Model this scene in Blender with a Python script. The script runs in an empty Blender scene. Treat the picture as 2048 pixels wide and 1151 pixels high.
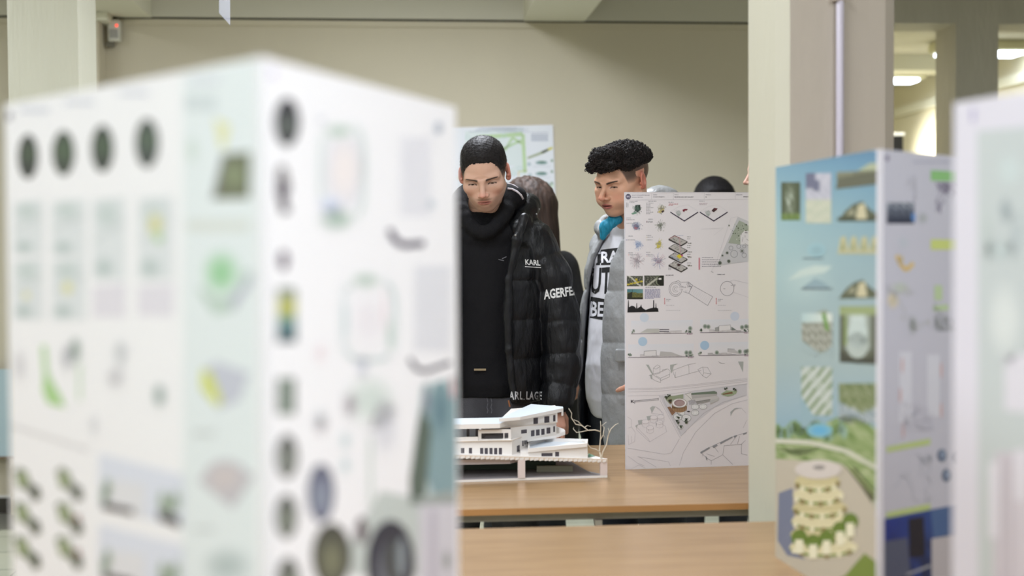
import bpy, bmesh, math, random
import numpy as np
from mathutils import Vector, Matrix, Euler
from mathutils.bvhtree import BVHTree
random.seed(7); np.random.seed(7)
SC = bpy.context.scene
COL = SC.collection
PI = math.pi
# ------------------------------------------------------------------ camera numbers (2048 x 1151 frame)
FPX = 2560.0; CZ = 1.365
PITCH = math.atan(75.5/FPX); ROLL = 0.0062
cF = np.array([0, math.cos(PITCH), -math.sin(PITCH)])
_r0 = np.array([1.0, 0, 0]); _u0 = np.array([0, math.sin(PITCH), math.cos(PITCH)])
cR = math.cos(ROLL)*_r0 - math.sin(ROLL)*_u0
cU = math.sin(ROLL)*_r0 + math.cos(ROLL)*_u0
CAM = np.array([0, 0, CZ])
def ray(px, py):
    return cF + (px-1024)/FPX*cR - (py-575.5)/FPX*cU
def W(px, py, D):                     # point seen at a pixel of the photograph, D metres deep
    d = ray(px, py); return Vector(CAM + d*(D/d[1]))
PHI = math.atan(0.085)                # the building stands turned by this angle
cph, sph = math.cos(PHI), math.sin(PHI)
def UV(x, y): return (x*cph + y*sph, -x*sph + y*cph)
def XY(u, v): return (u*cph - v*sph, u*sph + v*cph)
# ------------------------------------------------------------------ colour + materials
def lin(c):
    c = np.asarray(c, float)/255.0
    return np.where(c <= 0.04045, c/12.92, ((c+0.055)/1.055)**2.4)
def rgba(c): l = lin(c); return (float(l[0]), float(l[1]), float(l[2]), 1.0)
MATS = {}
def mat(name, c=(200,200,200), rough=0.6, metal=0.0, bump=0.0, bscale=40, stretch=(1,1,1), vary=0.0, vscale=3.0,
        spec=0.5, emit=0.0, ecol=None, attr=False, sheen=0.0, sss=0.0, coat=0.0):
    if name in MATS: return MATS[name]
    m = bpy.data.materials.new(name); m.use_nodes = True
    nt = m.node_tree; p = nt.nodes['Principled BSDF']
    p.inputs['Roughness'].default_value = rough; p.inputs['Metallic'].default_value = metal
    p.inputs['Specular IOR Level'].default_value = spec
    if sheen: p.inputs['Sheen Weight'].default_value = sheen
    if coat: p.inputs['Coat Weight'].default_value = coat; p.inputs['Coat Roughness'].default_value = 0.15
    if sss:
        p.inputs['Subsurface Weight'].default_value = sss
        p.inputs['Subsurface Radius'].default_value = (0.012, 0.005, 0.003); p.inputs['Subsurface Scale'].default_value = 0.6
    tc = nt.nodes.new('ShaderNodeTexCoord'); mp = nt.nodes.new('ShaderNodeMapping')
    mp.inputs['Scale'].default_value = stretch; nt.links.new(tc.outputs['Object'], mp.inputs['Vector'])
    base = None
    if attr:
        a = nt.nodes.new('ShaderNodeAttribute'); a.attribute_name = 'Col'; base = a.outputs['Color']
        nt.links.new(base, p.inputs['Base Color'])
    else: p.inputs['Base Color'].default_value = rgba(c)
    if vary:
        n = nt.nodes.new('ShaderNodeTexNoise'); n.inputs['Scale'].default_value = vscale; n.inputs['Detail'].default_value = 4
        nt.links.new(mp.outputs[0], n.inputs['Vector'])
        mx = nt.nodes.new('ShaderNodeMix'); mx.data_type = 'RGBA'; mx.blend_type = 'MULTIPLY'
        mx.inputs['Factor'].default_value = 1.0
        rp = nt.nodes.new('ShaderNodeValToRGB'); rp.color_ramp.elements[0].position = .3; rp.color_ramp.elements[1].position = .7
        v0 = 1-vary; rp.color_ramp.elements[0].color = (v0, v0, v0, 1); rp.color_ramp.elements[1].color = (1,1,1,1)
        nt.links.new(n.outputs['Fac'], rp.inputs['Fac']); nt.links.new(rp.outputs['Color'], mx.inputs[7])
        if base: nt.links.new(base, mx.inputs[6])
        else: mx.inputs[6].default_value = rgba(c)
        nt.links.new(mx.outputs[2], p.inputs['Base Color'])
    if bump:
        n = nt.nodes.new('ShaderNodeTexNoise'); n.inputs['Scale'].default_value = bscale; n.inputs['Detail'].default_value = 5
        nt.links.new(mp.outputs[0], n.inputs['Vector'])
        b = nt.nodes.new('ShaderNodeBump'); b.inputs['Strength'].default_value = bump; b.inputs['Distance'].default_value = 0.01
        nt.links.new(n.outputs['Fac'], b.inputs['Height']); nt.links.new(b.outputs['Normal'], p.inputs['Normal'])
    if emit:
        p.inputs['Emission Color'].default_value = rgba(ecol or c); p.inputs['Emission Strength'].default_value = emit
    MATS[name] = m; return m
M_WALL = mat('cream_wall_paint', (207,199,178), .75, bump=.12, bscale=30, stretch=(1,1,.4), vary=.03)
M_PLASTER = mat('brushed_plaster', (206,205,188), .55, bump=.55, bscale=38, stretch=(1,1,.16), vary=.05, vscale=6)
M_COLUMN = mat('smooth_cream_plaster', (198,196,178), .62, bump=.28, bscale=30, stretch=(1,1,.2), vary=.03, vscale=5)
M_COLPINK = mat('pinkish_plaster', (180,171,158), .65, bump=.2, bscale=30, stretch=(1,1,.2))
M_GREYPL = mat('grey_textured_plaster', (194,190,178), .7, bump=.6, bscale=42, stretch=(1,1,.22), vary=.08, vscale=8)
M_CEIL = mat('ceiling_paint', (206,203,188), .8, bump=.1, bscale=20)
M_SOFFIT = mat('beam_soffit_paint', (226,224,206), .8)
M_DARK = mat('gap_shade', (40,38,34), .8)
M_WHITE = mat('white_paint', (228,228,224), .5)
M_FOAM = mat('foam_board', (236,235,240), .55)
M_INK = mat('printed_paper', rough=.42, attr=True, spec=.4)
M_METAL = mat('grey_lacquered_metal', (120,116,108), .5, .3)
M_STEEL = mat('light_grey_metal', (170,170,168), .35, .6)
M_BLACK = mat('black_plastic', (22,22,24), .4)
M_RED = mat('red_indicator', (255,60,40), .4, emit=3.0, ecol=(255,50,30))
# ------------------------------------------------------------------ objects
def link(o, parent=None):
    COL.objects.link(o)
    if parent is not None: o.parent = parent
    return o
def tag(o, label=None, cat=None, group=None, kind=None):
    if label: o['label'] = label
    if cat: o['category'] = cat
    if group: o['group'] = group
    if kind: o['kind'] = kind
    return o
def thing(name, label, cat, loc=(0,0,0), rz=0, group=None):
    o = bpy.data.objects.new(name, None); link(o); o.location = loc; o.rotation_euler = (0,0,rz); o.empty_display_size = .1
    return tag(o, label, cat, group)
class MB:                             # collects shapes; build() links them as one mesh object
    def __init__(s): s.v = []; s.f = []; s.m = []; s.mats = []
    def mi(s, m):
        if m not in s.mats: s.mats.append(m)
        return s.mats.index(m)
    def poly(s, vs, fs, m):
        b = len(s.v); s.v += [tuple(map(float, p)) for p in vs]; i = s.mi(m)
        for f in fs: s.f.append(tuple(b+k for k in f)); s.m.append(i)
        return s
    def box(s, lo, hi, m, bev=0):
        x0,y0,z0 = lo; x1,y1,z1 = hi
        if bev:
            bm = bmesh.new(); bmesh.ops.create_cube(bm, size=1)
            for v in bm.verts: v.co = Vector(((x0+x1)/2+v.co.x*(x1-x0), (y0+y1)/2+v.co.y*(y1-y0), (z0+z1)/2+v.co.z*(z1-z0)))
            bmesh.ops.bevel(bm, geom=bm.edges[:], offset=bev, segments=2, affect='EDGES', profile=.5)
            bm.verts.ensure_lookup_table()
            s.poly([v.co for v in bm.verts], [[v.index for v in f.verts] for f in bm.faces], m); bm.free(); return s
        vs = [(x0,y0,z0),(x1,y0,z0),(x1,y1,z0),(x0,y1,z0),(x0,y0,z1),(x1,y0,z1),(x1,y1,z1),(x0,y1,z1)]
        return s.poly(vs, [(0,3,2,1),(4,5,6,7),(0,1,5,4),(1,2,6,5),(2,3,7,6),(3,0,4,7)], m)
    def prism(s, pts, z0, z1, m, mtop=None):   # plan polygon counter-clockwise; z may be lists
        n = len(pts); zb = z0 if hasattr(z0,'__len__') else [z0]*n; zt = z1 if hasattr(z1,'__len__') else [z1]*n
        vs = [(p[0],p[1],zb[i]) for i,p in enumerate(pts)] + [(p[0],p[1],zt[i]) for i,p in enumerate(pts)]
        s.poly(vs, [(i,(i+1)%n,n+(i+1)%n,n+i) for i in range(n)] + [tuple(range(n))[::-1]], m)
        b = len(s.v)-2*n; s.f.append(tuple(b+n+i for i in range(n))); s.m.append(s.mi(mtop or m)); return s
    def tube(s, pts, r, m, n=8, cap=True):
        pts = [Vector(p) for p in pts]; rs = r if hasattr(r,'__len__') else [r]*len(pts)
        vs = []; fs = []
        up = Vector((0,0,1)) if abs((pts[-1]-pts[0]).normalized().z) < .9 else Vector((1,0,0))
        for i,p in enumerate(pts):
            t = (pts[min(i+1,len(pts)-1)] - pts[max(i-1,0)]).normalized()
            a = t.cross(up).normalized(); b = a.cross(t)
            for k in range(n):
                q = 2*PI*k/n; vs.append(p + (a*math.cos(q)+b*math.sin(q))*rs[i])
        for i in range(len(pts)-1):
            for k in range(n): fs.append((i*n+k, i*n+(k+1)%n, (i+1)*n+(k+1)%n, (i+1)*n+k))
        if cap: fs.append(tuple(range(n))[::-1]); fs.append(tuple((len(pts)-1)*n+k for k in range(n)))
        return s.poly(vs, fs, m)
    def build(s, name, parent=None, smooth=False, loc=None, rz=0):
        me = bpy.data.meshes.new(name); me.from_pydata(s.v, [], s.f)
        for m in s.mats: me.materials.append(m)
        me.polygons.foreach_set('material_index', s.m)
        if smooth: me.polygons.foreach_set('use_smooth', [True]*len(me.polygons))
        me.validate(); me.update()
        bm = bmesh.new(); bm.from_mesh(me); bmesh.ops.recalc_face_normals(bm, faces=bm.faces[:]); bm.to_mesh(me); bm.free()
        o = bpy.data.objects.new(name, me); link(o, parent)
        if loc: o.location = loc
        if rz: o.rotation_euler = (0,0,rz)
        return o
def struct(name, mb, rz=PHI):
    o = mb.build(name, rz=rz); o['kind'] = 'structure'; return o
# ------------------------------------------------------------------ printed surfaces: flat shapes with a colour each, lying on a panel
def glyphs(txt, bold=False):          # outline text -> triangles (unit height)
    c = bpy.data.curves.new('t', 'FONT'); c.body = txt; c.size = 1.0; c.resolution_u = 2
    if bold: c.offset = 0.028
    o = bpy.data.objects.new('t', c); COL.objects.link(o)
    dg = bpy.context.evaluated_depsgraph_get(); dg.update()
    me = bpy.data.meshes.new_from_object(o.evaluated_get(dg))
    vs = [(v.co.x, v.co.y) for v in me.vertices]; fs = [tuple(p.vertices) for p in me.polygons]
    bpy.data.objects.remove(o); bpy.data.curves.remove(c); bpy.data.meshes.remove(me)
    x0 = min(v[0] for v in vs); x1 = max(v[0] for v in vs); y1 = max(v[1] for v in vs)
    y0 = min(v[1] for v in vs)
    return [((x-x0)/(x1-x0), (y-y0)/(y1-y0)) for x,y in vs], fs
class Canvas:
    """panel: origin O (world), U along, V up, N outward normal. Drawn in photograph pixels (by the panel's plane) or in metres."""
    def __init__(s, O, U, V, N, w, h):
        s.O=np.array(O,float); s.U=np.array(U,float); s.V=np.array(V,float); s.N=np.array(N,float); s.w=w; s.h=h
        s.v=[]; s.f=[]; s.c=[]; s.mode='px'
    def uv(s, p):
        if s.mode=='m': return p
        d = ray(p[0], p[1]); t = np.dot(s.O-CAM, s.N)/np.dot(d, s.N); q = CAM+d*t-s.O
        return (float(np.dot(q,s.U)), float(np.dot(q,s.V)))
    def raw(s, pts, faces, cols, layer):
        b=len(s.v)
        for i,p in enumerate(pts):
            u,v = s.uv(p); u=min(max(u,0),s.w); v=min(max(v,0),s.h)
            s.v.append(s.O+s.U*u+s.V*v+s.N*(0.0003+0.00013*layer)); s.c.append(cols[i])
        for f in faces: s.f.append(tuple(b+k for k in f))
    def poly(s, pts, c, layer=1): s.raw(pts, [tuple(range(len(pts)))], [c]*len(pts), layer)
    def rect(s, x0,y0,x1,y1, c, layer=1, c2=None):
        s.raw([(x0,y0),(x1,y0),(x1,y1),(x0,y1)], [(0,1,2,3)], [c,c,c2 or c,c2 or c], layer)
    def line(s, pts, w, c, layer=2):
        for (a,b) in zip(pts[:-1],pts[1:]):
            dx,dy=b[0]-a[0],b[1]-a[1]; L=math.hypot(dx,dy) or 1; nx,ny=-dy/L*w/2,dx/L*w/2
            s.raw([(a[0]+nx,a[1]+ny),(b[0]+nx,b[1]+ny),(b[0]-nx,b[1]-ny),(a[0]-nx,a[1]-ny)],[(0,1,2,3)],[c]*4,layer)
    def ell(s, cx,cy,rx,ry, c, layer=1, n=24, rot=0):
        s.poly([(cx+rx*math.cos(2*PI*k/n)*math.cos(rot)-ry*math.sin(2*PI*k/n)*math.sin(rot), cy+rx*math.cos(2*PI*k/n)*math.sin(rot)+ry*math.sin(2*PI*k/n)*math.cos(rot)) for k in range(n)], c, layer)
    def ring(s, cx,cy,rx,ry, w, c, layer=2, n=28, a0=0, a1=2*PI):
        pts=[(cx+rx*math.cos(a0+(a1-a0)*k/n), cy+ry*math.sin(a0+(a1-a0)*k/n)) for k in range(n+1)]
        s.line(pts, w, c, layer)
    def blob(s, cx,cy,rx,ry, c, bg, layer=1, n=20, core=.35):
        pts=[(cx,cy)]; cols=[c]
        for q,cc in ((core,c),(1.0,bg)):
            for k in range(n): pts.append((cx+rx*q*math.cos(2*PI*k/n), cy+ry*q*math.sin(2*PI*k/n))); cols.append(cc)
        fs=[(0,1+k,1+(k+1)%n) for k in range(n)]+[(1+k,1+n+k,1+n+(k+1)%n,1+(k+1)%n) for k in range(n)]
        s.raw(pts,fs,cols,layer)
    def photo(s, x0,y0,x1,y1, fn, nx=16, ny=14, layer=2, skew=0):   # a small printed picture, colours from fn(u,v)
        pts=[];cols=[]
        for j in range(ny+1):
            for i in range(nx+1):
                u=i/nx; v=j/ny; pts.append((x0+(x1-x0)*u, y0+(y1-y0)*v+skew*u)); cols.append(fn(u,v))
        fs=[(j*(nx+1)+i, j*(nx+1)+i+1, (j+1)*(nx+1)+i+1, (j+1)*(nx+1)+i) for j in range(ny) for i in range(nx)]
        s.raw(pts,fs,cols,layer)
    def text(s, x,y,w,h, txt, c, layer=3, slope=0, bold=False):     # lower-left corner x,y in px
        vs,fs=glyphs(txt,bold)
        s.raw([(x+w*a, y-h*b+slope*w*a) if s.mode=='px' else (x+w*a, y+h*b) for a,b in vs], fs, [c]*len(vs), layer)
    def words(s, x,y,w,c, h=1.2, layer=3):        # a line of print too small to read
        e=x+w
        while x<e:
            k=min(random.uniform(1.5,5),e-x)
            if k<.5: break
            s.rect(x,y,x+k,y+h,c,layer); x+=k+random.uniform(.6,1.2)
    def build(s, name, parent):
        me=bpy.data.meshes.new(name); me.from_pydata([tuple(p) for p in s.v],[],s.f)
        a=me.color_attributes.new('Col','FLOAT_COLOR','POINT')
        arr=np.ones((len(s.v),4),np.float32); arr[:,:3]=lin(np.array(s.c))
        a.data.foreach_set('color',arr.ravel()); me.materials.append(M_INK)
        # face every print outwards
        N=Vector(s.N)
        fl=[p for p in me.polygons if p.normal.dot(N)<0]
        bm=bmesh.new(); bm.from_mesh(me); bm.faces.ensure_lookup_table()
        bmesh.ops.reverse_faces(bm, faces=[bm.faces[p.index] for p in fl]); bm.to_mesh(me); bm.free()
        o=bpy.data.objects.new(name,me); link(o,parent); 
        if parent is not None: o.matrix_parent_inverse = world_of(parent).inverted()
        return o
def world_of(o):
    m = Matrix.LocRotScale(o.location, o.rotation_euler, o.scale)
    if o.parent is not None: m = world_of(o.parent) @ o.matrix_parent_inverse @ m
    return m
def panel(name, parent, A, B, z0, z1, th=.006, flip=1, label=None):
    """upright foam board from plan point A to B; its printed side faces the side the normal points to. returns object, Canvas"""
    A=np.array([A[0],A[1]],float); B=np.array([B[0],B[1]],float); U=B-A; L=np.linalg.norm(U); U/=L
    N=np.array([U[1],-U[0]])*flip
    P=[A,B,B-N*th,A-N*th]
    if flip<0: P=P[::-1]
    mb=MB(); mb.prism(P[::-1], z0, z1, M_FOAM)
    o=mb.build(name,parent)
    if parent is not None: o.matrix_parent_inverse=world_of(parent).inverted()
    if label: o['label']=label
    return o, Canvas((A[0],A[1],z0),(U[0],U[1],0),(0,0,1),(N[0],N[1],0),L,z1-z0)
# ================================================================== THE ROOM (building frame u,v turned by PHI)
WV=6.90; ZB=2.59; ZC=2.95
def tile_mat():
    m=bpy.data.materials.new('floor_tiles'); m.use_nodes=True; nt=m.node_tree; p=nt.nodes['Principled BSDF']
    tc=nt.nodes.new('ShaderNodeTexCoord'); b=nt.nodes.new('ShaderNodeTexBrick'); b.offset=0; b.squash=1
    b.inputs['Scale'].default_value=1; b.inputs['Brick Width'].default_value=.333; b.inputs['Row Height'].default_value=.333
    b.inputs['Mortar Size'].default_value=.004
    b.inputs['Color1'].default_value=rgba((214,216,196)); b.inputs['Color2'].default_value=rgba((206,209,190)); b.inputs['Mortar'].default_value=rgba((110,108,98))
    nt.links.new(tc.outputs['Object'],b.inputs['Vector']); nt.links.new(b.outputs['Color'],p.inputs['Base Color'])
    p.inputs['Roughness'].default_value=.25; return m
M_TILE=tile_mat()
struct('floor', MB().box((-6,-3.2,-.1),(7,13,0),M_TILE))
struct('trim_1', MB().box((-6,WV-.42,0),(2.4,WV-.012,.003),mat('grey_floor_strip',(120,120,112),.3)))  # grey strip on the floor along the back wall
struct('baseboard_back', MB().box((-6,WV-.015,0),(2.45,WV,.085),mat('dark_skirting',(62,58,52),.4)).box((-6,WV-.018,.085),(2.45,WV,.097),M_WHITE))
mb=MB(); mb.box((-6,WV,0),(2.45,WV+.27,ZB+.01),M_WALL)
mb.box((2.45,WV,ZB+.015),(7,WV+.27,ZC),M_GREYPL)            # header over the openings
mb.box((3.065,WV,0),(3.31,WV+.27,ZB+.015),M_GREYPL)        # pier between the openings
mb.box((4.30,WV,0),(7,WV+.27,ZB+.015),M_GREYPL)
struct('wall_back', mb)
# beam along the wall, and a dark strip beneath it painted as the gap's shade
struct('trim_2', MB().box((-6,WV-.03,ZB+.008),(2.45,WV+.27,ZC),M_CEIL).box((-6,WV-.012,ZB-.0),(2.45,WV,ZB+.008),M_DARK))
struct('trim_3', MB().box((-6,WV-.012,ZB-.032),(2.45,WV,ZB-.002),mat('cornice_strip',(204,196,174),.7)))
struct('ceiling', MB().box((-6,-3.2,ZC),(7,WV+.3,ZC+.1),M_CEIL))
for i,(a,b) in enumerate(((-1.62,-1.30),(.656,.985),(2.95,3.27),(-3.9,-3.58))):
    if i==2: continue
    struct('trim_%d'%(4+i), MB().box((a,-3.2,ZB+.002),(b,WV-.03,ZC),M_SOFFIT))
# pilaster on the back wall, left, and its little ledge
u0=UV(*(W(188,100,6.75).xy))[0]; u1=UV(*(W(212,100,6.75).xy))[0]
struct('trim_8', MB().box((u0-.25,WV-.16,0),(u1,WV,ZB-.04),M_WALL).box((u0-.25,WV-.19,ZB-.04),(u1+.05,WV,ZB-.0),M_SOFFIT))
struct('wall_left', MB().box((-6.1,-3.2,0),(-6,13,ZC),M_WALL))
struct('wall_right', MB().box((7,-3.2,0),(7.1,WV+.3,ZC),M_WALL))
struct('wall_front', MB().box((-6,-3.3,0),(7,-3.2,ZC),M_WALL))
# room beyond the openings
M_FARW=mat('pale_cream_paint',(220,214,190),.75)
struct('wall_far_right', MB().box((4.3,WV+.27,0),(4.4,13,2.8),M_FARW).box((4.27,WV+.27,2.50),(4.3,13,2.575),M_SOFFIT))
struct('wall_far', MB().box((1.5,13,0),(4.4,13.1,2.8),M_FARW))
struct('wall_far_left', MB().box((1.4,WV+.27,0),(1.5,13,2.8),M_FARW))
mb=MB().box((1.4,WV+.27,2.77),(4.4,13,2.87),M_CEIL)
struct('ceiling_far', mb)
struct('trim_9', MB().box((1.5,9.1,2.66),(4.3,9.35,2.77),M_SOFFIT))
# right column (chamfered corners) and its pipe
mb=MB()
P=[(.813,2.965),(.845,2.852),(.873,2.835),(1.094,2.835),(1.126,2.865),(1.13,2.965)]
n=len(P); vs=[(a,b,0) for a,b in P]+[(a,b,ZC) for a,b in P]
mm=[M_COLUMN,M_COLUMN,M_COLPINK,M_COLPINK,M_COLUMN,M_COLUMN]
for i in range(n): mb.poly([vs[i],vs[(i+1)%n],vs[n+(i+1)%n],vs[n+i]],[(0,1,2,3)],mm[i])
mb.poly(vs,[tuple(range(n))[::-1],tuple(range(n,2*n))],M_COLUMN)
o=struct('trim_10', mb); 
# left column
a=UV(*(W(15,100,5.0).xy)); b=UV(*(W(155,100,5.0).xy))
struct('trim_11', MB().box((a[0],a[1],0),(b[0],a[1]+.29,ZC),M_PLASTER,bev=.004))
# conduit pipe on the column
x,y=XY(.985,2.835)
t=thing('conduit_pipe','thin pale lilac conduit pipe running down the front of the right column','pipe',(x,y,0),PHI)
MB().tube([(0,-.0105,.0),(0,-.0105,ZC)],.0088,mat('lilac_grey_pvc',(190,184,196),.4),n=14).build('pipe',t,True)
for z in (1.92,1.0,2.6): MB().box((-.016,-.02,z),(.012,0,z+.014),M_COLPINK,bev=.002).build('pipe_clip',t)
# detector with red lamp below the ceiling line, left
p=W(229,60,6.70); t=thing('motion_detector','small white motion detector with a red lamp, high in the wall corner','sensor',(p.x,p.y,p.z),PHI)
MB().box((-.030,-.03,-.062),(.032,.03,.052),mat('sensor_white',(205,203,192),.4),bev=.008).build('housing',t)
MB().box((-.018,-.034,-.045),(.024,-.029,.0),mat('sensor_lens',(150,148,140),.3),bev=.002).build('lens',t)
MB().box((.014,-.036,.014),(.022,-.028,.022),M_RED).build('indicator_lamp',t)
MB().tube([(-.01,0,.05),(-.005,.02,.085),(-.02,.05,.10)],.008,M_BLACK).build('bracket',t)
MB().box((-.045,.0,-.085),(-.005,.03,-.062),mat('sensor_base',(120,116,104),.5)).build('lower_bracket',t)
# sheet hanging from the ceiling
D=4.6; p=W(448,0,D)
t=thing('hanging_sheet','narrow translucent plastic sheet hanging from the ceiling, cut to a point','hanging sheet',(p.x,p.y,2.4))
mp=mat('frosted_plastic',(170,172,180),.3,spec=.3)
mp.node_tree.nodes['Principled BSDF'].inputs['Alpha'].default_value=.38
a=W(438,-60,D);b=W(460,-60,D+.06);c=W(460,50,D+.06);d=W(438,26,D)
MB().poly([a-t.location,b-t.location,c-t.location,d-t.location]+[q-t.location+Vector((0,.002,0)) for q in (a,b,c,d)],[(0,1,2,3),(7,6,5,4),(0,4,5,1),(1,5,6,2),(2,6,7,3),(3,7,4,0)],mp).build('sheet',t)
MB().tube([(0,0.03,a.z-t.location.z-.001),(0,0.03,ZC-2.4)],.0015,M_STEEL,n=6).build('wire',t)
# wall poster (pinned on the back wall)
def wp(px,py,off=.012):
    d=ray(px,py); k=(WV-off)/(-d[0]*sph+d[1]*cph); q=CAM+d*k; return q
TL=wp(828,257); TR=wp(1106,249)
U=TR-TL; Wd=np.linalg.norm(U); U/=Wd; V=np.array([0,0,1.0]); V-=U*np.dot(U,V); V/=np.linalg.norm(V); N=np.cross(U,V); 
Hh=.62*Wd*1.25
poster=thing('wall_poster','large pale plan poster pinned on the cream wall behind the two men','poster',tuple(TL-V*Hh))
O=TL-V*Hh
mb=MB(); q=[O,O+U*Wd,O+U*Wd+V*Hh,O+V*Hh]; mb.poly([tuple(k) for k in q]+[tuple(k-N*.008) for k in q],[(0,1,2,3),(7,6,5,4),(0,4,5,1),(1,5,6,2),(2,6,7,3),(3,7,4,0)],M_FOAM)
pn=mb.build('board',poster); pn.matrix_parent_inverse=world_of(poster).inverted()
c=Canvas(O,U,V,N,Wd,Hh); BG=(232,236,244)
c.mode='m'; c.rect(0.003,0.003,Wd-.003,Hh-.003,BG,0); c.mode='px'
for k in range(14): c.words(925+random.uniform(0,100),255+k%4*2.6,40,(170,178,196),1.2,3)
c.poly([(930,262),(1046,256),(1052,350),(1000,352),(1030,330),(930,340)],(222,232,234),1)
gr=(190,216,172)
c.line([(955,275),(1045,268)],8,gr,2); c.line([(1046,268),(1050,345)],7,gr,2); c.line([(980,275),(1010,300),(1025,275),(1048,290)],5,gr,3); c.line([(1000,300),(1044,280)],4,(190,218,170),3)
c.line([(1037,342),(1038,368)],2,(226,206,170),2); c.line([(1037,343),(1054,341)],2,(206,214,150),2)
for i in range(26): c.ring(random.uniform(925,1040),random.uniform(270,350),5,4,1,(190,214,216),3,n=10)
c.rect(1062,268,1096,282,(206,212,224),2)
for i in range(5):c.words(1063,264+i*4,34,(186,190,206),1.6,3)
c.poly([(1054,314),(1085,302),(1102,294),(1104,298),(1086,307),(1056,318)],(168,178,150),3); c.poly([(1082,303),(1096,297),(1097,301),(1085,307)],(74,84,50),4); c.poly([(1095,297),(1105,293),(1105,298),(1096,301)],(214,208,90),4)
for j,y in enumerate((325,347,370,388)):
    c.ell(1083,y,12,4,(150,176,176),2); c.ell(1084,y-1,7,2,(110,140,130),3); c.ell(1058+ (j%2)*2,y+3,4,4,(190,205,212),2); c.words(1066,y+7,34,(200,206,216),1.2,3)
    c.ell(1104,y-4,2.5,2.5,(130,160,130),2)
for i in range(30): c.blob(random.uniform(914,1106),random.uniform(355,420),9,6,random.choice([(206,222,226),(226,230,210),(214,232,212)]),BG,1,10)
for k in range(10): c.words(915,360+k*6,26,(196,206,216),1.4,2)
c.build('printed_sheet',pn)
# radiator under the back wall, seen between the men
ur=UV(.30,6.85)[0]
x,y=XY(ur,WV-.10)
t=thing('radiator','white ribbed radiator low on the back wall, seen between the two men','radiator',(x,y,0),PHI)
Mrad=mat('radiator_enamel',(226,230,214),.35)
mb=MB().box((0,.02,.14),(1.1,.08,.16),Mrad).box((0,.02,.70),(1.1,.08,.72),Mrad)
for i in range(22): mb.box((.005+i*.05,.0,.12),(.043+i*.05,.09,.74),Mrad,bev=.008)
mb.build('radiator_body',t)
for x0 in (.06,1.0): MB().box((x0,.02,0),(x0+.03,.07,.12),Mrad).build('foot',t)
# pale blue panel at the left edge
p=W(-20,820,6.62)
t=thing('blue_panel','pale blue board standing against the back wall at the far left edge','board',(p.x,p.y,.30),PHI)
za=W(5,737,6.66).z; zb=W(5,910,6.66).z
MB().box((-.5,0,zb-.3),(.16,.02,za-.3),mat('pale_blue_laminate',(176,198,206),.4)).box((-.5,-.004,zb-.312),(.16,.03,zb-.3),mat('brown_edging',(120,100,80),.5)).build('sheet',t)
MB().box((-.45,.0,-.3),(-.41,.03,zb-.312),mat('beige_leg',(196,184,160),.5)).build('leg',t)
MB().box((.10,.0,-.3),(.14,.03,zb-.312),MATS['beige_leg']).build('leg',t)
# ceiling lamps in the room beyond
M_TUBE=mat('lit_tube',(235,242,255),.4,emit=9.0,ecol=(225,238,255))
M_LAMPB=mat('lamp_housing',(214,212,180),.5)
def lamp(u0,u1,v,z,label,tube_v=0):
    x,y=XY((u0+u1)/2,v); L=(u1-u0)/2
    t=thing('ceiling_lamp',label,'ceiling lamp',(x,y,z),PHI,)
    MB().box((-L,-.11,-.075),(L,.11,0),M_LAMPB,bev=.02).build('housing',t)
    MB().box((-L+.04,-.09,-.095),(L-.06,.09,-.075),M_TUBE,bev=.006).build('diffuser',t)
    return t
lamp(2.9,4.12,9.89,2.77,'long ceiling lamp in the room beyond, nearest the column')
lamp(3.62,4.28,8.5,2.77,'bright ceiling lamp in the room beyond, right of the grey pier')
# black speaker standing in the far room
p=W(1796,285,9.5)
t=thing('black_cabinet','tall narrow black cabinet with a white top in the room beyond','cabinet',(p.x,p.y,0),PHI)
ht=W(1796,272,9.5).z
MB().box((-.20,-.03,0),(.028,.2,ht),M_BLACK,bev=.003).build('body',t)
MB().box((-.21,-.04,ht),(.036,.21,ht+.022),M_WHITE,bev=.003).build('top',t)
# ================================================================== TABLES
M_TOP=None
def beech():
    m=bpy.data.materials.new('beech_laminate'); m.use_nodes=True; nt=m.node_tree; p=nt.nodes['Principled BSDF']
    tc=nt.nodes.new('ShaderNodeTexCoord'); mp=nt.nodes.new('ShaderNodeMapping'); mp.inputs['Scale'].default_value=(1.0,9,9)
    n=nt.nodes.new('ShaderNodeTexNoise'); n.inputs['Scale'].default_value=3.5; n.inputs['Detail'].default_value=6; n.inputs['Distortion'].default_value=.6
    r=nt.nodes.new('ShaderNodeValToRGB'); r.color_ramp.elements[0].position=.3; r.color_ramp.elements[0].color=rgba((152,121,84)); r.color_ramp.elements[1].position=.75; r.color_ramp.elements[1].color=rgba((168,136,97))
    nt.links.new(tc.outputs['Object'],mp.inputs[0]); nt.links.new(mp.outputs[0],n.inputs['Vector']); nt.links.new(n.outputs['Fac'],r.inputs['Fac']); nt.links.new(r.outputs['Color'],p.inputs['Base Color'])
    p.inputs['Roughness'].default_value=.27; p.inputs['Specular IOR Level'].default_value=.6
    return m
M_TOP=beech(); M_EDGE=mat('orange_edge_band',(186,134,80),.4); M_RAIL=mat('grey_table_rail',(168,160,146),.45,.1)
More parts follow.
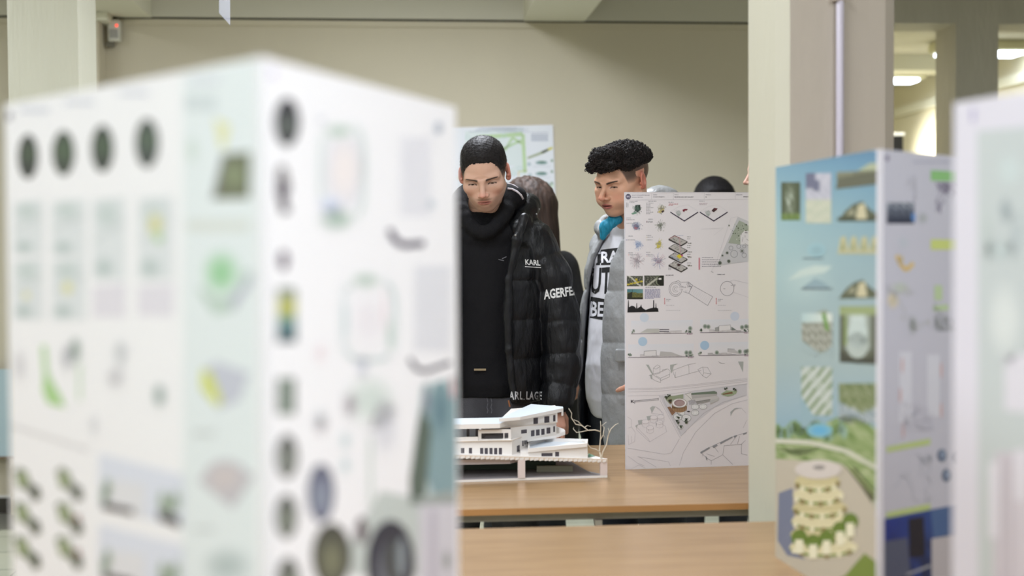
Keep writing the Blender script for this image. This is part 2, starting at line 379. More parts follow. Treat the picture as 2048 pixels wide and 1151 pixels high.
def table(label,u0,u1,v0,v1,legs_in=.08):
    x,y=XY((u0+u1)/2,(v0+v1)/2); L=(u1-u0)/2; B=(v1-v0)/2
    t=thing('table',label,'table',(x,y,0),PHI,)
    MB().box((-L,-B,.735),(L,B,.75),M_TOP).build('tabletop',t)
    mb=MB(); e=.0012
    for lo,hi in (((-L-e,-B-e,.7348),(L+e,-B,.7498)),((-L-e,B,.7348),(L+e,B+e,.7498)),((-L-e,-B,.7348),(-L,B,.7498)),((L,-B,.7348),(L+e,B,.7498))): mb.box(lo,hi,M_EDGE)
    mb.build('edge_band',t)
    mb=MB(); a=.03
    for lo,hi in (((-L+a,-B+a,.713),(L-a,-B+a+.025,.735)),((-L+a,B-a-.025,.713),(L-a,B-a,.735)),((-L+a,-B+a,.713),(-L+a+.025,B-a,.735)),((L-a-.025,-B+a,.713),(L-a,B-a,.735))): mb.box(lo,hi,M_RAIL)
    mb.build('frame_rail',t)
    for sx in (-1,1):
        for sy in (-1,1):
            cx=sx*(L-legs_in); cy=sy*(B-legs_in)
            MB().box((cx-.02,cy-.02,0),(cx+.02,cy+.02,.713),M_RAIL,bev=.003).build('leg',t)
    return t
rear=table('long beech table behind the gap, carrying the white building model and the plan board',-.75,1.75,3.025,3.978)
MB().box((-.045,-.47,.703),(-.028,-.45,.715),M_RAIL).build('bracket',rear)
table('beech table in front of the gap, bare in the middle, carrying the blue poster stand',-.55,1.9,2.02,2.813)
table('nearest beech table, below the picture, carrying the blurred white poster stands',-1.7,1.9,.86,2.012)
# ================================================================== POSTER STANDS
TZ=.750
rnd=random.Random(11)
def mixc(a,b,t): t=min(max(t,0),1); return tuple(a[i]+(b[i]-a[i])*t for i in range(3))
# ---------------- nearest stand: three boards, two faces seen, strongly out of focus
C=(-.2165,1.122); L=(-.579,1.470); Rr=(-.066,1.527); ZT=1.535
st=thing('poster_stand','big blurred white three-sided poster stand at front left, with dark round pictures','poster stand',((C[0]+L[0]+Rr[0])/3,(C[1]+L[1]+Rr[1])/3,TZ))
pl,cl=panel('left_panel',st,L,C,TZ,ZT,flip=1)
pr,cr=panel('right_panel',st,C,Rr,TZ,ZT,flip=1)
panel('back_panel',st,(Rr[0]-.004,Rr[1]+.006),(L[0]+.004,L[1]+.006),TZ,ZT,flip=1)
WH=(250,251,255)
cl.mode='m'; cl.rect(0,0,cl.w,cl.h,WH,0); cl.mode='px'; c=cl
c.poly([(366,150),(516,118),(516,1210),(366,1190)],(234,243,246),1)
# top line of small print
for x0 in (40,130,240,380): 
    c.rect(x0,222-(x0)*.17,x0+60,232-(x0)*.17,(218,222,234),2)
c.ell(20,232,5,9,(120,120,140),3)
for cx,cy,rx,ry,col in ((57,313,18,43,(72,78,74)),(128,306,20,43,(84,96,84)),(206,297,20,45,(78,88,80)),(295,286,21,47,(88,98,94))):
    c.ell(cx,cy,rx*1.12,ry*1.04,mixc(col,(30,30,30),.25),3); c.blob(cx+2,cy-6,rx*.7,ry*.6,mixc(col,(90,120,80),.5),col,4,12)
# grid of little site diagrams
cells=[(28,398,88,510),(28,515,88,640),(104,396,172,512),(104,514,172,640),(186,392,252,560),(186,566,252,634),(276,390,348,560),(276,566,348,632)]
for i,(x0,y0,x1,y1) in enumerate(cells):
    base=(228,234,238) if i not in(5,7) else (232,230,240)
    c.poly([(x0,y0+6),(x1,y0),(x1,y1),(x0,y1)],base,1)
    if i in (5,7): continue
    c.blob(x0+(x1-x0)*.45,y0+(y1-y0)*.22,(x1-x0)*.45,(y1-y0)*.2,(204,216,216),base,2)
    c.blob(x0+(x1-x0)*.35,y0+(y1-y0)*.85,(x1-x0)*.35,(y1-y0)*.14,(190,204,204),base,2)
    c.line([(x0,y0+(y1-y0)*.55),(x1,y0+(y1-y0)*.3)],3,(212,220,222),2)
c.blob(312,450,20,30,(214,214,150),(228,234,238),3); c.blob(318,475,12,14,(170,210,150),(228,234,238),4)
c.blob(136,575,14,18,(226,226,170),(228,234,238),3); c.blob(54,590,9,12,(226,226,180),(228,234,238),3)
# second row of diagrams
c.line([(88,690),(92,745),(118,800)],12,(190,222,176),2); c.poly([(88,745),(120,785),(132,815),(96,806),(86,780)],(176,216,150),3)
c.line([(160,690),(160,800)],6,(200,226,196),2); c.blob(152,700,14,34,(150,168,160),WH,3); c.blob(134,715,14,34,(196,198,206),WH,3)
c.blob(242,705,18,32,(204,208,214),WH,2); c.blob(232,755,22,26,(208,208,214),WH,2)
c.blob(320,790,16,30,(152,170,168),WH,3); c.blob(40,730,16,40,(222,222,228),WH,2); c.blob(188,850,12,26,(222,224,230),WH,2)
c.line([(20,850),(180,900)],10,(228,228,232),1)
for k in range(3):
    y=965+k*68
    for x in (56,140):
        c.line([(x-22,y-28),(x+22,y+34)],17,mixc((120,124,110),(90,110,70),k/2),3); c.blob(x-10,y-8,13,20,(158,176,128),(130,136,118),4); c.blob(x+16,y+20,10,16,(66,72,62),(110,116,104),4)
        if x>100 and k>0: c.blob(x+16,y+2,6,8,(190,120,120),(110,116,104),5)
for y0 in (905,1046):
    c.poly([(198,y0),(368,y0+44),(368,y0+150),(198,y0+110)],(226,232,246),1); c.poly([(206,y0+98),(268,y0+112),(268,y0+124),(206,y0+112)],(54,40,46),4)
    c.poly([(212,y0+50),(290,y0+62),(290,y0+130),(212,y0+110)],(230,232,238),2)
    c.poly([(318,y0+112),(360,y0+130),(360,y0+150),(318,y0+132)],(46,36,40),4)
    for x,yy in ((216,70),(210,86),(340,106),(352,96),(326,96)): c.blob(x,y0+yy,9,24,(140,164,134),(214,222,226),3)
# right hand strip of the left face
SB=(234,243,246)
c.poly([(446,308),(502,304),(500,396),(424,398)],(116,122,98),3); c.blob(470,350,20,30,(146,158,124),(116,122,98),4)
c.poly([(446,308),(452,308),(432,398),(424,398)],(150,152,158),4)
c.poly([(430,236),(462,250),(450,300),(440,292)],(232,234,186),3); c.blob(385,300,14,32,(214,228,222),SB,2); c.rect(370,190,434,222,(216,226,230),2)
c.blob(444,545,42,52,(160,212,166),SB,3); c.poly([(396,580),(440,556),(505,540),(470,620),(430,630)],(196,216,206),2); c.poly([(460,600),(506,545),(506,560),(468,622)],(190,194,210),4)
c.rect(374,440,502,462,(224,230,226),2)
c.poly([(404,740),(432,722),(500,745),(480,800),(440,818),(404,780)],(204,208,222),2); c.poly([(404,738),(422,742),(446,800),(436,812),(404,776)],(218,226,120),4)
c.poly([(396,960),(450,918),(510,950),(466,1016)],(202,200,208),3); c.blob(452,955,44,36,(212,204,206),(202,200,208),4)
c.blob(455,1130,56,42,(190,204,206),SB,3); c.rect(386,860,430,872,(212,220,222),2); c.rect(386,1052,430,1062,(212,220,222),2)
c.mode='m'
for k in range(4): c.photo(.03+k*.085,.05,.10+k*.085,.13,lambda u,v: mixc((196,204,206),(120,140,110),.5+.5*math.sin(9*u+6*v+k)),8,6,2)
for k in range(5): c.rect(.03,.16+k*.010,.30,.163+k*.010,(206,208,218),2)
c.rect(.375,.03,cl.w-.01,.26,(226,235,237),1)
cl.build('printed_sheet',pl)
c=cr; c.mode='m'; c.rect(0,0,c.w,c.h,(252,251,255),0); c.mode='px'; WR=(252,251,255)  # paper whitened to stand in for the strong light on this face
c.blob(545,148,10,14,(214,206,236),WR,2)
def disk(cx,cy,rx,ry,col,in_):
    c.ell(cx,cy,rx*1.1,ry*1.05,mixc(col,(30,30,36),.2),3); c.blob(cx,cy+ry*.15,rx*.75,ry*.75,in_,col,4,14)
disk(573,244,23,46,(64,62,70),(110,118,112)); 
c.poly([(554,335),(566,330),(580,372),(572,398),(580,424),(562,428),(552,385)],(70,56,72),3); c.blob(565,350,10,18,(170,168,166),(70,56,72),4)
c.ell(566,520,10,20,(92,72,98),3)
c.photo(553,575,592,684,lambda u,v: mixc((152,160,150),(206,204,96),max(0,1-abs(v-.35)*4)) if v<.6 else mixc((120,160,160),(70,84,96),(v-.6)*2.5),4,10,3)
c.photo(553,755,590,828,lambda u,v: mixc((112,118,112),(156,170,160),1-2*abs(u-.5)),6,4,3)
disk(573,912,20,42,(118,120,118),(150,156,148)); disk(572,1032,20,42,(112,116,112),(146,154,142)); disk(575,1160,21,44,(112,116,112),(146,154,142))
# plan ovals with rounded courts
def rrect(x0,y0,x1,y1,col,layer,w,skew=0):
    cx,cy=(x0+x1)/2,(y0+y1)/2; pts=[]
    for k in range(33):
        a=2*PI*k/32; ca,sa=math.cos(a),math.sin(a)
        px_=cx+(x1-x0)/2*math.copysign(abs(ca)**.55,ca); py_=cy+(y1-y0)/2*math.copysign(abs(sa)**.55,sa)+skew*(px_-cx); pts.append((px_,py_))
    c.line(pts,w,col,layer)
rrect(640,250,728,440,(224,232,232),2,12); c.blob(676,262,36,18,(196,212,202),WR,3); c.blob(672,438,42,26,(176,196,184),WR,3); c.blob(688,340,40,80,(248,240,240),(234,234,242),2); c.blob(660,410,24,20,(214,224,246),(240,240,250),3); c.blob(642,240,9,9,(200,204,216),WR,3)
rrect(686,560,790,720,(218,228,230),2,12); c.blob(730,560,36,20,(200,214,206),WR,3); c.blob(735,640,40,60,(244,240,246),WR,2); c.blob(780,670,10,50,(204,220,214),WR,3); c.blob(768,620,5,60,(244,224,230),WR,3); c.blob(690,640,6,60,(204,220,224),WR,3)
for x,y in ((640,705),(640,840),(640,850),(700,810),(690,930),(690,880),(724,730)): c.blob(x,y,14,24,rnd.choice([(222,226,240),(240,226,232),(214,226,230)]),WR,2)
c.ell(876,256,9,14,(196,202,214),3); c.ell(862,408,9,10,(216,222,230),3)
for k in range(22): c.words(800,276+k*7.2,62,(224,224,236),3,2)
for k in range(26): c.words(828,532+k*6.6,72,(222,224,234),3.4,2)
c.line([(778,458),(788,480),(806,490),(848,486)],13,(84,72,96),4)
c.line([(818,716),(832,738),(850,742),(900,724)],9,(92,88,104),4)
# rendered street view at the lower right with tall dark tree band
c.poly([(842,770),(912,752),(912,1010),(826,1010),(830,880)],(196,212,214),1)
c.poly([(846,800),(912,790),(912,980),(868,990),(846,940)],(140,168,176),2)
c.poly([(832,860),(846,800),(862,860),(850,990),(820,1010),(818,960)],(96,110,102),3); c.blob(880,820,22,60,(110,140,152),(140,168,176),3); c.blob(852,800,7,36,(142,140,160),(150,170,176),4); c.ell(903,775,3,24,(226,160,170),4)
c.poly([(760,980),(860,1000),(912,985),(912,1151),(700,1151),(690,1100)],(202,210,208),1)
c.blob(770,860,30,60,(228,228,236),WR,2); c.blob(740,800,60,60,(220,230,226),WR,2)
c.line([(740,870),(740,1010)],9,(216,226,222),2)
disk(641,985,25,56,(128,132,156),(150,158,174)); disk(662,1110,36,62,(96,98,88),(128,130,108)); disk(722,1060,11,26,(132,122,128),(110,100,108)); disk(780,1125,44,82,(66,68,84),(128,134,146))
c.ell(788,1120,22,44,(72,76,80),5); c.ell(800,1115,10,40,(140,150,158),6)
c.poly([(838,1010),(912,1006),(912,1200),(836,1200)],(216,214,224),3); c.poly([(828,996),(900,980),(908,990),(834,1010)],(170,178,176),4)
c.poly([(858,1020),(872,1018),(872,1200),(858,1200)],(196,192,206),4); c.blob(892,1120,10,26,(150,156,156),(216,214,224),4)
c.mode='m'
c.rect(.02,.04,.20,.14,(150,160,160),2); c.rect(.22,.04,cr.w-.02,.14,(186,190,186),2)
for k in range(4): c.rect(.02,.16+k*.010,.16,.163+k*.010,(210,210,222),2)
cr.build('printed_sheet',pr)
# ---------------- blue stand on the front table
C=(.6003,2.089); L=(.5238,2.540); Rr=(.905,2.385); ZT=1.5258
M_FOAM=mat('foam_board_dimmed', (216,215,222), .55)  # greyed copy of the foam board, standing in for dimmer light
st=thing('poster_stand','blue-skied poster stand with green roofed building pictures, on the table right of the column','poster stand',((C[0]+L[0]+Rr[0])/3,(C[1]+L[1]+Rr[1])/3,TZ))
pl,cl=panel('left_panel',st,L,C,TZ,ZT,flip=1)
pr,cr=panel('right_panel',st,C,Rr,TZ,ZT,flip=1)
panel('back_panel',st,(Rr[0],Rr[1]+.006),(L[0]+.006,L[1]+.006),TZ,ZT,flip=1)
c=cl
stops=[(300,(62,128,180)),(340,(84,152,196)),(420,(120,176,202)),(520,(148,190,204)),(640,(166,198,204)),(720,(172,202,204)),(800,(158,198,214)),(850,(140,190,214)),(870,(150,196,206))]
def grad(y):
    for (a,ca),(b,cb) in zip(stops[:-1],stops[1:]):
        if y<=b: return mixc(ca,cb,(y-a)/(b-a))
    return stops[-1][1]
stops=[(a,mixc(tuple(k*.9 for k in b),(168,170,168),.34)) for a,b in stops]
def sky(u,v):
    x=1552+208*u; y=300+575*v; g=grad(y); g=mixc(g,(176,204,200),.55*(1-u)*max(0,1-abs(y-480)/260)); 
    g=mixc(g,(196,214,208),.5*max(0,1-abs(y-560)/60)*max(0,1-abs(x-1610)/60)); return g
pts=[];cols=[];nx,ny=10,40
c.mode='px'
for j in range(ny+1):
    for i in range(nx+1):
        u=i/nx;v=j/ny; x=1550+214*u; y=300+575*v; pts.append((x,y)); cols.append(sky(u,v))
c.raw(pts,[(j*(nx+1)+i,j*(nx+1)+i+1,(j+1)*(nx+1)+i+1,(j+1)*(nx+1)+i) for j in range(ny) for i in range(nx)],cols,0)
def nz(u,v,s=1): return .5+.25*math.sin(17*s*u+5*math.sin(9*s*v))+.25*math.sin(13*s*v+4*math.sin(11*s*u+2))
# pictures
c.photo(1563,364,1601,440,lambda u,v: mixc((74,84,62),(190,200,186),max(0,1-3*abs(u-.45))*max(0,1-1.6*abs(v-.5))*nz(u,v)*1.6) if v<.8 else mixc((84,110,52),(120,140,84),nz(u,v)),10,14,2)
c.photo(1612,346,1663,446,lambda u,v: mixc((206,206,214),(96,100,124),.9 if (u<.35 and v<.28) or (abs(u-.42)<.14 and .15<v<.36) else .1+.2*nz(u,v)) if v<.55 else mixc((176,186,166),(204,204,186),nz(u,v,2)),12,18,2)
c.photo(1674,344,1757,372,lambda u,v: mixc((132,134,112),(92,98,84),v*nz(u,v)*1.5),12,6,2,skew=-4)
c.poly([(1672,378),(1678,356),(1757,342),(1757,368)],(98,100,84),3); c.poly([(1700,352),(1740,326),(1757,326),(1757,344)],(170,178,150),2)
def hill(cx,cy,w,h,layer=3,dk=(92,98,78)):
    c.poly([(cx-w/2,cy+h/2),(cx-w*.32,cy),(cx-w*.12,cy-h*.35),(cx+w*.1,cy-h*.5),(cx+w*.28,cy-h*.1),(cx+w/2,cy+h*.2),(cx+w/2,cy+h*.45)],dk,layer)
    c.poly([(cx-w*.06,cy+h*.4),(cx,cy-h*.3),(cx+w*.16,cy-h*.4),(cx+w*.22,cy+h*.4)],(196,190,158),layer+1); c.poly([(cx-w*.3,cy+h*.2),(cx-w*.12,cy-h*.2),(cx-w*.08,cy+h*.2)],(152,152,128),layer+1)
hill(1717,422,82,40); hill(1718,578,80,38)
c.rect(1676,434,1757,442,(90,98,84),3)
for k in range(4):
    x=1678+k*21; c.poly([(x-2,507),(x+4,474),(x+14,472),(x+20,507)],(186,184,146),3); c.poly([(x+4,500),(x+8,480),(x+12,500)],(140,146,110),4)
c.words(1606,515,40,(90,104,116),2.5); c.blob(1634,500,18,14,(140,172,180),(152,188,196),3); c.words(1604,575,62,(90,100,112),3.5); c.poly([(1606,574),(1630,556),(1645,562),(1664,578)],(140,164,172),2)
c.poly([(1576,560),(1600,540),(1630,530),(1665,532),(1650,545),(1610,552)],(190,206,200),1)
def town(u,v):
    if v<.25: return mixc((176,200,200),(214,220,210),u)
    return mixc((98,100,84),(200,204,196),nz(u,v,2)) 
c.poly([(1605,640),(1625,628),(1650,618),(1665,630),(1665,690),(1645,706),(1608,690)],(150,158,144),2)
c.photo(1604,626,1665,700,town,14,14,3); c.poly([(1604,700),(1604,680),(1640,706),(1630,712)],grad(690),4); c.poly([(1650,706),(1665,690),(1666,712)],grad(690),4); c.line([(1648,626),(1656,660)],8,(110,150,76),4)
c.photo(1680,612,1753,724,lambda u,v: (150,164,118) if v<.16 else mixc((80,84,68),(196,210,206),max(0,min(1,(1.5-3.2*abs(u-.5))))*(1 if v<.8 else .2)),14,16,3)
c.ell(1716,690,22,26,(176,188,182),4); c.ell(1716,668,20,30,(190,204,200),4); c.poly([(1682,700),(1720,726),(1754,715),(1754,728),(1682,722)],(70,72,62),5)
c.line([(1692,632),(1692,690)],5,(130,150,80),5)
c.photo(1603,733,1665,830,lambda u,v: mixc((196,204,200),(96,124,70),1 if ((u*1.2+v*1.6)%.42)<.12 else .12*nz(u,v)),18,22,2)
c.poly([(1602,790),(1640,850),(1602,870)],grad(860),3)
c.photo(1678,766,1757,846,lambda u,v: mixc((84,106,54),(160,164,138),nz(u,v,1.4)) if v<.75-.5*abs(u-.6) else mixc((110,130,140),(196,204,206),nz(u,v,2)),16,14,2)
# lower landscape: park strip and terraced tower
c.poly([(1550,868),(1610,850),(1665,880),(1700,865),(1765,880),(1765,1260),(1550,1160)],(172,178,152),1)
pts=[];cols=[];nx,ny=14,26
for j in range(ny+1):
    for i in range(nx+1):
        u=i/nx;v=j/ny;x=1550+214*u;y=850+ (150)*v+ (20*math.sin(u*7) if v<.3 else 0); pts.append((x,y)); cols.append(mixc((98,128,64),(180,190,150),nz(u*1.3,v*2)))
c.raw(pts,[(j*(nx+1)+i,j*(nx+1)+i+1,(j+1)*(nx+1)+i+1,(j+1)*(nx+1)+i) for j in range(ny) for i in range(nx)],cols,2)
for k in range(20): c.blob(1556+k*7,862+8*math.sin(k),7,16,rnd.choice([(88,116,60),(130,160,90),(150,180,170)]),(130,160,120),3,10)
c.blob(1640,860,26,14,(96,170,208),(130,180,190),4)
c.line([(1550,880),(1620,884),(1690,900),(1765,940)],9,(200,202,186),4)
c.poly([(1550,916),(1600,920),(1680,925),(1730,960),(1765,1040),(1765,1280),(1550,1160)],(186,180,164),4)
c.poly([(1690,930),(1712,936),(1752,985),(1745,1005),(1720,968)],(76,80,56),5); c.line([(1696,930),(1765,1000)],4,(160,180,120),6)
c.poly([(1558,985),(1586,975),(1592,1100),(1612,1118),(1575,1110),(1556,1080)],(112,122,146),5)
cx0,rx0=1640,48
for k in range(6):
    y=950+k*26; rx=46+k*4.6; xx=1636+k*2.5
    c.ell(xx,y+14,rx,20,(214,208,170) if k%2 else (198,190,146),6+k%2); c.ring(xx,y+12,rx-2,18,5,(112,138,66),8,20,.2,PI-.2)
    for a in range(7):
        t=.2+a*.42; c.rect(xx+rx*.93*math.cos(t)-5,y+8+18*math.sin(t),xx+rx*.93*math.cos(t)+3,y+18+18*math.sin(t),(226,222,192) if (a+k)%2 else (136,122,80),9)
c.ell(1638,938,47,19,(206,200,194),10); c.ell(1640,934,12,5,(150,146,144),11)
for a,(x,y) in enumerate(((1600,1078),(1628,1088),(1655,1080),(1682,1062),(1702,1045))):
    c.ell(x,y-4,16,16,(96,124,48),10); c.rect(x-8,y,x+8,y+28,(228,226,198),11)
c.poly([(1690,1151),(1730,1105),(1765,1130),(1765,1280),(1640,1220)],(112,134,60),5)
cl.build('printed_sheet',pl)
c=cr; c.mode='m'; c.rect(0,0,c.w,c.h,(196,197,209),0); c.mode='px'; WB=(196,197,209)  # paper greyed to stand in for the weaker light on this face
c.ell(1774,316,4,6,(120,112,140),2); c.words(1825,322,76,(168,170,190),3)
c.poly([(1861,340),(1910,343),(1910,363),(1861,361)],(140,192,128),2); c.poly([(1861,478),(1912,479),(1912,499),(1861,499)],(200,212,130),2)
c.photo(1773,405,1828,447,lambda u,v: mixc((54,60,78),(186,196,206),max(0,nz(u,v,1.4)*1.3*(1-v)-.1)),12,8,2); c.ell(1826,434,4,9,(90,140,200),4); c.blob(1845,436,12,14,(170,176,180),WB,2)
def scrib(x0,y0,x1,y1,n,col,w=1.4,lay=3):
    p=(rnd.uniform(x0,x1),rnd.uniform(y0,y1))
    for k in range(n):
        q=(min(max(p[0]+rnd.uniform(-16,16),x0),x1),min(max(p[1]+rnd.uniform(-16,16),y0),y1)); c.line([p,q],w,col,lay); p=q
scrib(1872,366,1910,440,70,(140,134,156)); scrib(1775,350,1830,400,30,(190,190,200)); 
c.line([(1793,510),(1802,530),(1812,540),(1826,526)],8,(216,186,110),3); c.blob(1806,485,14,16,(190,196,206),WB,2); c.blob(1802,518,5,10,(200,180,120),WB,3)
scrib(1775,560,1860,660,60,(186,188,186)); c.blob(1785,600,14,20,(214,202,170),WB,2); c.blob(1825,650,10,22,(160,166,166),WB,3); c.blob(1800,575,20,14,(190,200,190),WB,2)
scrib(1868,520,1912,660,90,(168,172,176),1.6)
for p_ in (((1868,570),(1884,570),(1884,600),(1868,600)),((1866,610),(1896,608),(1896,620),(1866,622))): c.poly(p_,(184,204,164),3)
for k in range(5): c.poly([(1770+k*28,700+k*3),(1795+k*28,700+k*3),(1795+k*28,850-k*6),(1770+k*28,850-k*6)],mixc(WB,(212,214,224),k%2),1)
scrib(1780,680,1905,860,90,(190,190,202),1.3)
for x,y in ((1804,730),(1806,860),(1882,740),(1882,820),(1800,790)): c.ell(x,y,2.5,16,(206,178,180),3)
c.poly([(1772,893),(1860,876),(1860,888),(1772,904)],(186,204,136),3); c.poly([(1772,1024),(1860,1006),(1860,1018),(1772,1038)],(186,204,136),3)
scrib(1778,910,1862,1000,60,(176,180,190),1.2)
for x,y in ((1883,910),(1910,914),(1892,950)): c.ell(x,y,9.5,13,(104,116,138),3); c.ell(x+2,y-2,5,8,(140,156,180),4)
c.photo(1768,1036,1925,1260,lambda u,v: mixc(mixc((36,56,140),(54,90,140),u),(22,26,40),min(1,v*1.6*nz(u*1.3,v))),16,16,4,skew=-30)
c.poly([(1860,1020),(1912,1008),(1912,1066),(1866,1074)],(74,104,150),5); c.poly([(1816,1036),(1846,1032),(1850,1110),(1818,1115)],(30,34,50),5)
c.poly([(1768,1082),(1814,1074),(1820,1151),(1768,1160)],(84,92,116),5); c.poly([(1862,1076),(1925,1066),(1925,1280),(1862,1280)],(190,186,190),6); c.line([(1812,1148),(1860,1130)],5,(160,164,172),6)
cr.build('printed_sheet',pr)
# ---------------- white stand cut by the right edge of the picture
A=(.510,1.478); B=(.610,1.20)
st=thing('poster_stand','out-of-focus pale poster stand cut off by the right edge of the picture','poster stand',((A[0]+B[0])/2+.12,(A[1]+B[1])/2,TZ))
ZT=1.531
p1,c1=panel('left_panel',st,A,B,TZ,ZT,flip=1)
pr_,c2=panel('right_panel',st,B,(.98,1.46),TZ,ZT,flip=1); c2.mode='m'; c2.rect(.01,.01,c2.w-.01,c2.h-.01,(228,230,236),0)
for a_ in range(3):
    for b_ in range(4): c2.photo(.03+a_*.135,.06+b_*.17,.145+a_*.135,.19+b_*.17,lambda u,v: mixc((214,222,220),(140,160,140),max(0,math.sin(7*u+5*v+a_+b_))*.7),8,6,2)
    for b_ in range(4): c2.rect(.03+a_*.135,.200+b_*.17,.12+a_*.135,.204+b_*.17,(176,178,190),2)
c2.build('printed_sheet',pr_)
panel('back_panel',st,(.98,1.466),(A[0]+.006,A[1]+.006),TZ,ZT,flip=1)
c=c1; c.mode='m'; c.rect(0,0,c.w,c.h,(226,224,234),0); c.mode='px'  # paper tint lowered, standing in for weaker light on this stand
c.ell(1947,230,4,16,(176,170,206),3)
c.poly([(1955,262),(2200,240),(2200,1400),(1958,1300)],(202,210,210),1)
for (x,y,rx,ry,col) in ((2012,420,14,30,(160,172,176)),(1975,470,12,60,(196,206,204)),(2035,470,20,60,(188,198,200)),(2000,500,30,26,(192,204,204)),(2010,640,40,90,(222,228,226)),(2020,340,30,40,(206,218,218))): c.blob(x,y,rx,ry,col,(202,210,210),2)
c.poly([(1990,905),(2200,890),(2200,1400),(1985,1300)],(216,210,218),2)
for x,y0,y1 in ((1988,925,1075),(2040,900,1000)): c.poly([(x-9,y0),(x+9,y0-4),(x+9,y1),(x-9,y1)],(232,230,238),3)
for x in (2006,2022): c.poly([(x-4,910),(x+4,908),(x+4,1300),(x-4,1300)],(198,192,200),3)
c.poly([(2010,710),(2200,690),(2200,840),(2010,820)],(226,224,232),2)
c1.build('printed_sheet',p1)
# ---------------- plan board in focus on the rear table
a=W(1252,940,3.567); 
A=(W(1250.5,700,3.567).x,3.567); b=W(1497,700,3.622); U=Vector((b.x-A[0],b.y-A[1])).normalized(); B=(A[0]+U.x*.56,A[1]+U.y*.56)
ZT=W(1250,384,3.567).z
st=thing('plan_board_stand','sharp white architecture plan board standing on the rear table, left of the column','poster stand',((A[0]+B[0])/2,(A[1]+B[1])/2+.06,TZ))
p1,c1=panel('front_panel',st,A,B,TZ,ZT,flip=1)
apex=((A[0]+B[0])/2+.10,(A[1]+B[1])/2+.28)
panel('right_panel',st,B,apex,TZ,ZT,flip=1); panel('back_panel',st,apex,(A[0]+.012,A[1]+.008),TZ,ZT,flip=1)
c=c1; c.mode='m'; c.rect(0.002,0,c.w,c.h,(226,222,226),0); c.mode='px'
PK=(196,120,130); GY=(150,150,158); DK=(58,54,66); LG=(190,188,194)
def Z4(X,Y): return (1240+X/3.97, 370+Y/3.97)
def Z5(X,Y): return (1240+X/3.711, 640+Y/3.713)
def lz(f,pts,w,col,layer=3): c.line([f(*p) for p in pts],w,col,layer)
def pz(f,pts,col,layer=2): c.poly([f(*p) for p in pts],col,layer)
# header band
lz(Z4,[(40,118),(1060,112)],.5,LG); lz(Z4,[(40,62),(1060,58)],.4,LG)
for X in (250,423,668,915): lz(Z4,[(X,60),(X,114)],.5,LG)
x,y=Z4(65,91); c.ell(x,y,5.2,5.4,(52,44,74),3); c.ring(x,y,3.6,3.8,.5,(150,146,170),4,16); c.text(x-2.7,y+1.6,5.6,3.2,'ES',(222,218,232),5,bold=True)
x,y=Z4(95,84); c.text(x,y,35,2.0,'FACULTY OF ARCHITECTURE AND',(96,92,112),3); x,y=Z4(95,100); c.text(x,y,22,2.0,'DESIGN PRISTINA',(96,92,112),3)
for X,l1,w1,l2,w2 in ((263,'STUDENT',8,'STUDIO PROJECT I',23),(433,'PROJECT',8,'MUSEUM AND ART GALLERY',38),(679,'PROFESSOR',11,'M',2),(922,'SEMESTER',12,'',0)):
    x,y=Z4(X,80); c.text(x,y,w1,1.8,l1,(120,116,130),3)
    if l2: x,y=Z4(X,98); c.text(x,y,w2,2.0,l2,(84,78,92),3,bold=True)
x,y=Z4(978,96); c.text(x,y,16,2,'SPRING 20',(84,78,92),3,bold=True)
# eight scatter diagrams
def scatter(X,Y,rx,ry,cols,n,seed,core=None,lines=0):
    r=random.Random(seed); cx,cy=Z4(X,Y)
    if core: c.blob(cx,cy,rx*.75,ry*.75,core,(226,222,226),1,14)
    for k in range(n):
        a=r.uniform(0,2*PI); q=abs(r.gauss(0,.45)); 
        if q>1.15: continue
        px_=cx+rx*q*math.cos(a); py_=cy+ry*q*math.sin(a)*(1-.3*(a>PI)); s=r.uniform(.35,1.1)
        t=r.uniform(0,PI); c.line([(px_-s*math.cos(t),py_-s*math.sin(t)),(px_+s*math.cos(t),py_+s*math.sin(t))],s*.9,r.choice(cols),3+k%3)
    for k in range(lines):
        a=r.uniform(0,2*PI); b_=a+r.uniform(1.5,4.5); c.line([(cx+rx*math.cos(a)*r.uniform(.3,1),cy+ry*math.sin(a)*r.uniform(.3,1)),(cx+rx*.3*r.uniform(-1,1),cy+ry*.3*r.uniform(-1,1)),(cx+rx*math.cos(b_),cy+ry*math.sin(b_))],.4,r.choice(cols),2)
scatter(136,185,10,12,[(40,62,56),(60,90,78),(90,120,106),(120,140,132)],170,1,(110,136,126)); pz(Z4,[(120,160),(160,155),(164,195),(140,215),(118,205)],(48,64,60),3); pz(Z4,[(88,225),(120,210),(140,222),(100,234)],(110,146,128),3)
scatter(326,185,11,13,[(170,168,160),(190,176,120),(120,110,100),(150,160,150)],120,2,(202,200,192)); pz(Z4,[(298,215),(340,180),(352,200),(322,222)],(206,190,120),3); pz(Z4,[(326,208),(345,196),(350,210),(334,220)],(74,62,66),4)
scatter(130,325,12,12,[(110,130,160),(140,150,176),(90,110,140)],170,3,(150,164,184)); c.blob(*Z4(126,332),5.5,6,(178,100,104),(150,150,172),4,12)
scatter(318,318,11,12,[(120,126,116),(150,156,146),(176,180,172)],140,4,None,10)
scatter(145,470,11,12,[(160,176,210),(190,200,222),(140,160,200)],150,5,(200,208,224),6)
scatter(308,468,10,12,[(190,186,150),(176,176,168),(206,196,110)],120,6,None,6); pz(Z4,[(296,458),(318,438),(326,462),(318,495),(290,498)],(204,192,96),4)
scatter(135,600,15,17,[(176,172,180),(196,170,176),(160,158,168)],60,7,None,22)
scatter(305,600,15,17,[(196,160,176),(160,166,196),(176,172,180)],60,8,None,22)
def legend(X,Y,n,col,w=14):
    for k in range(n):
        x,y=Z4(X,Y+k*10); c.rect(x,y,x+1.2,y+1.2,col,3); c.words(x+2.2,y,w,GY,1.0)
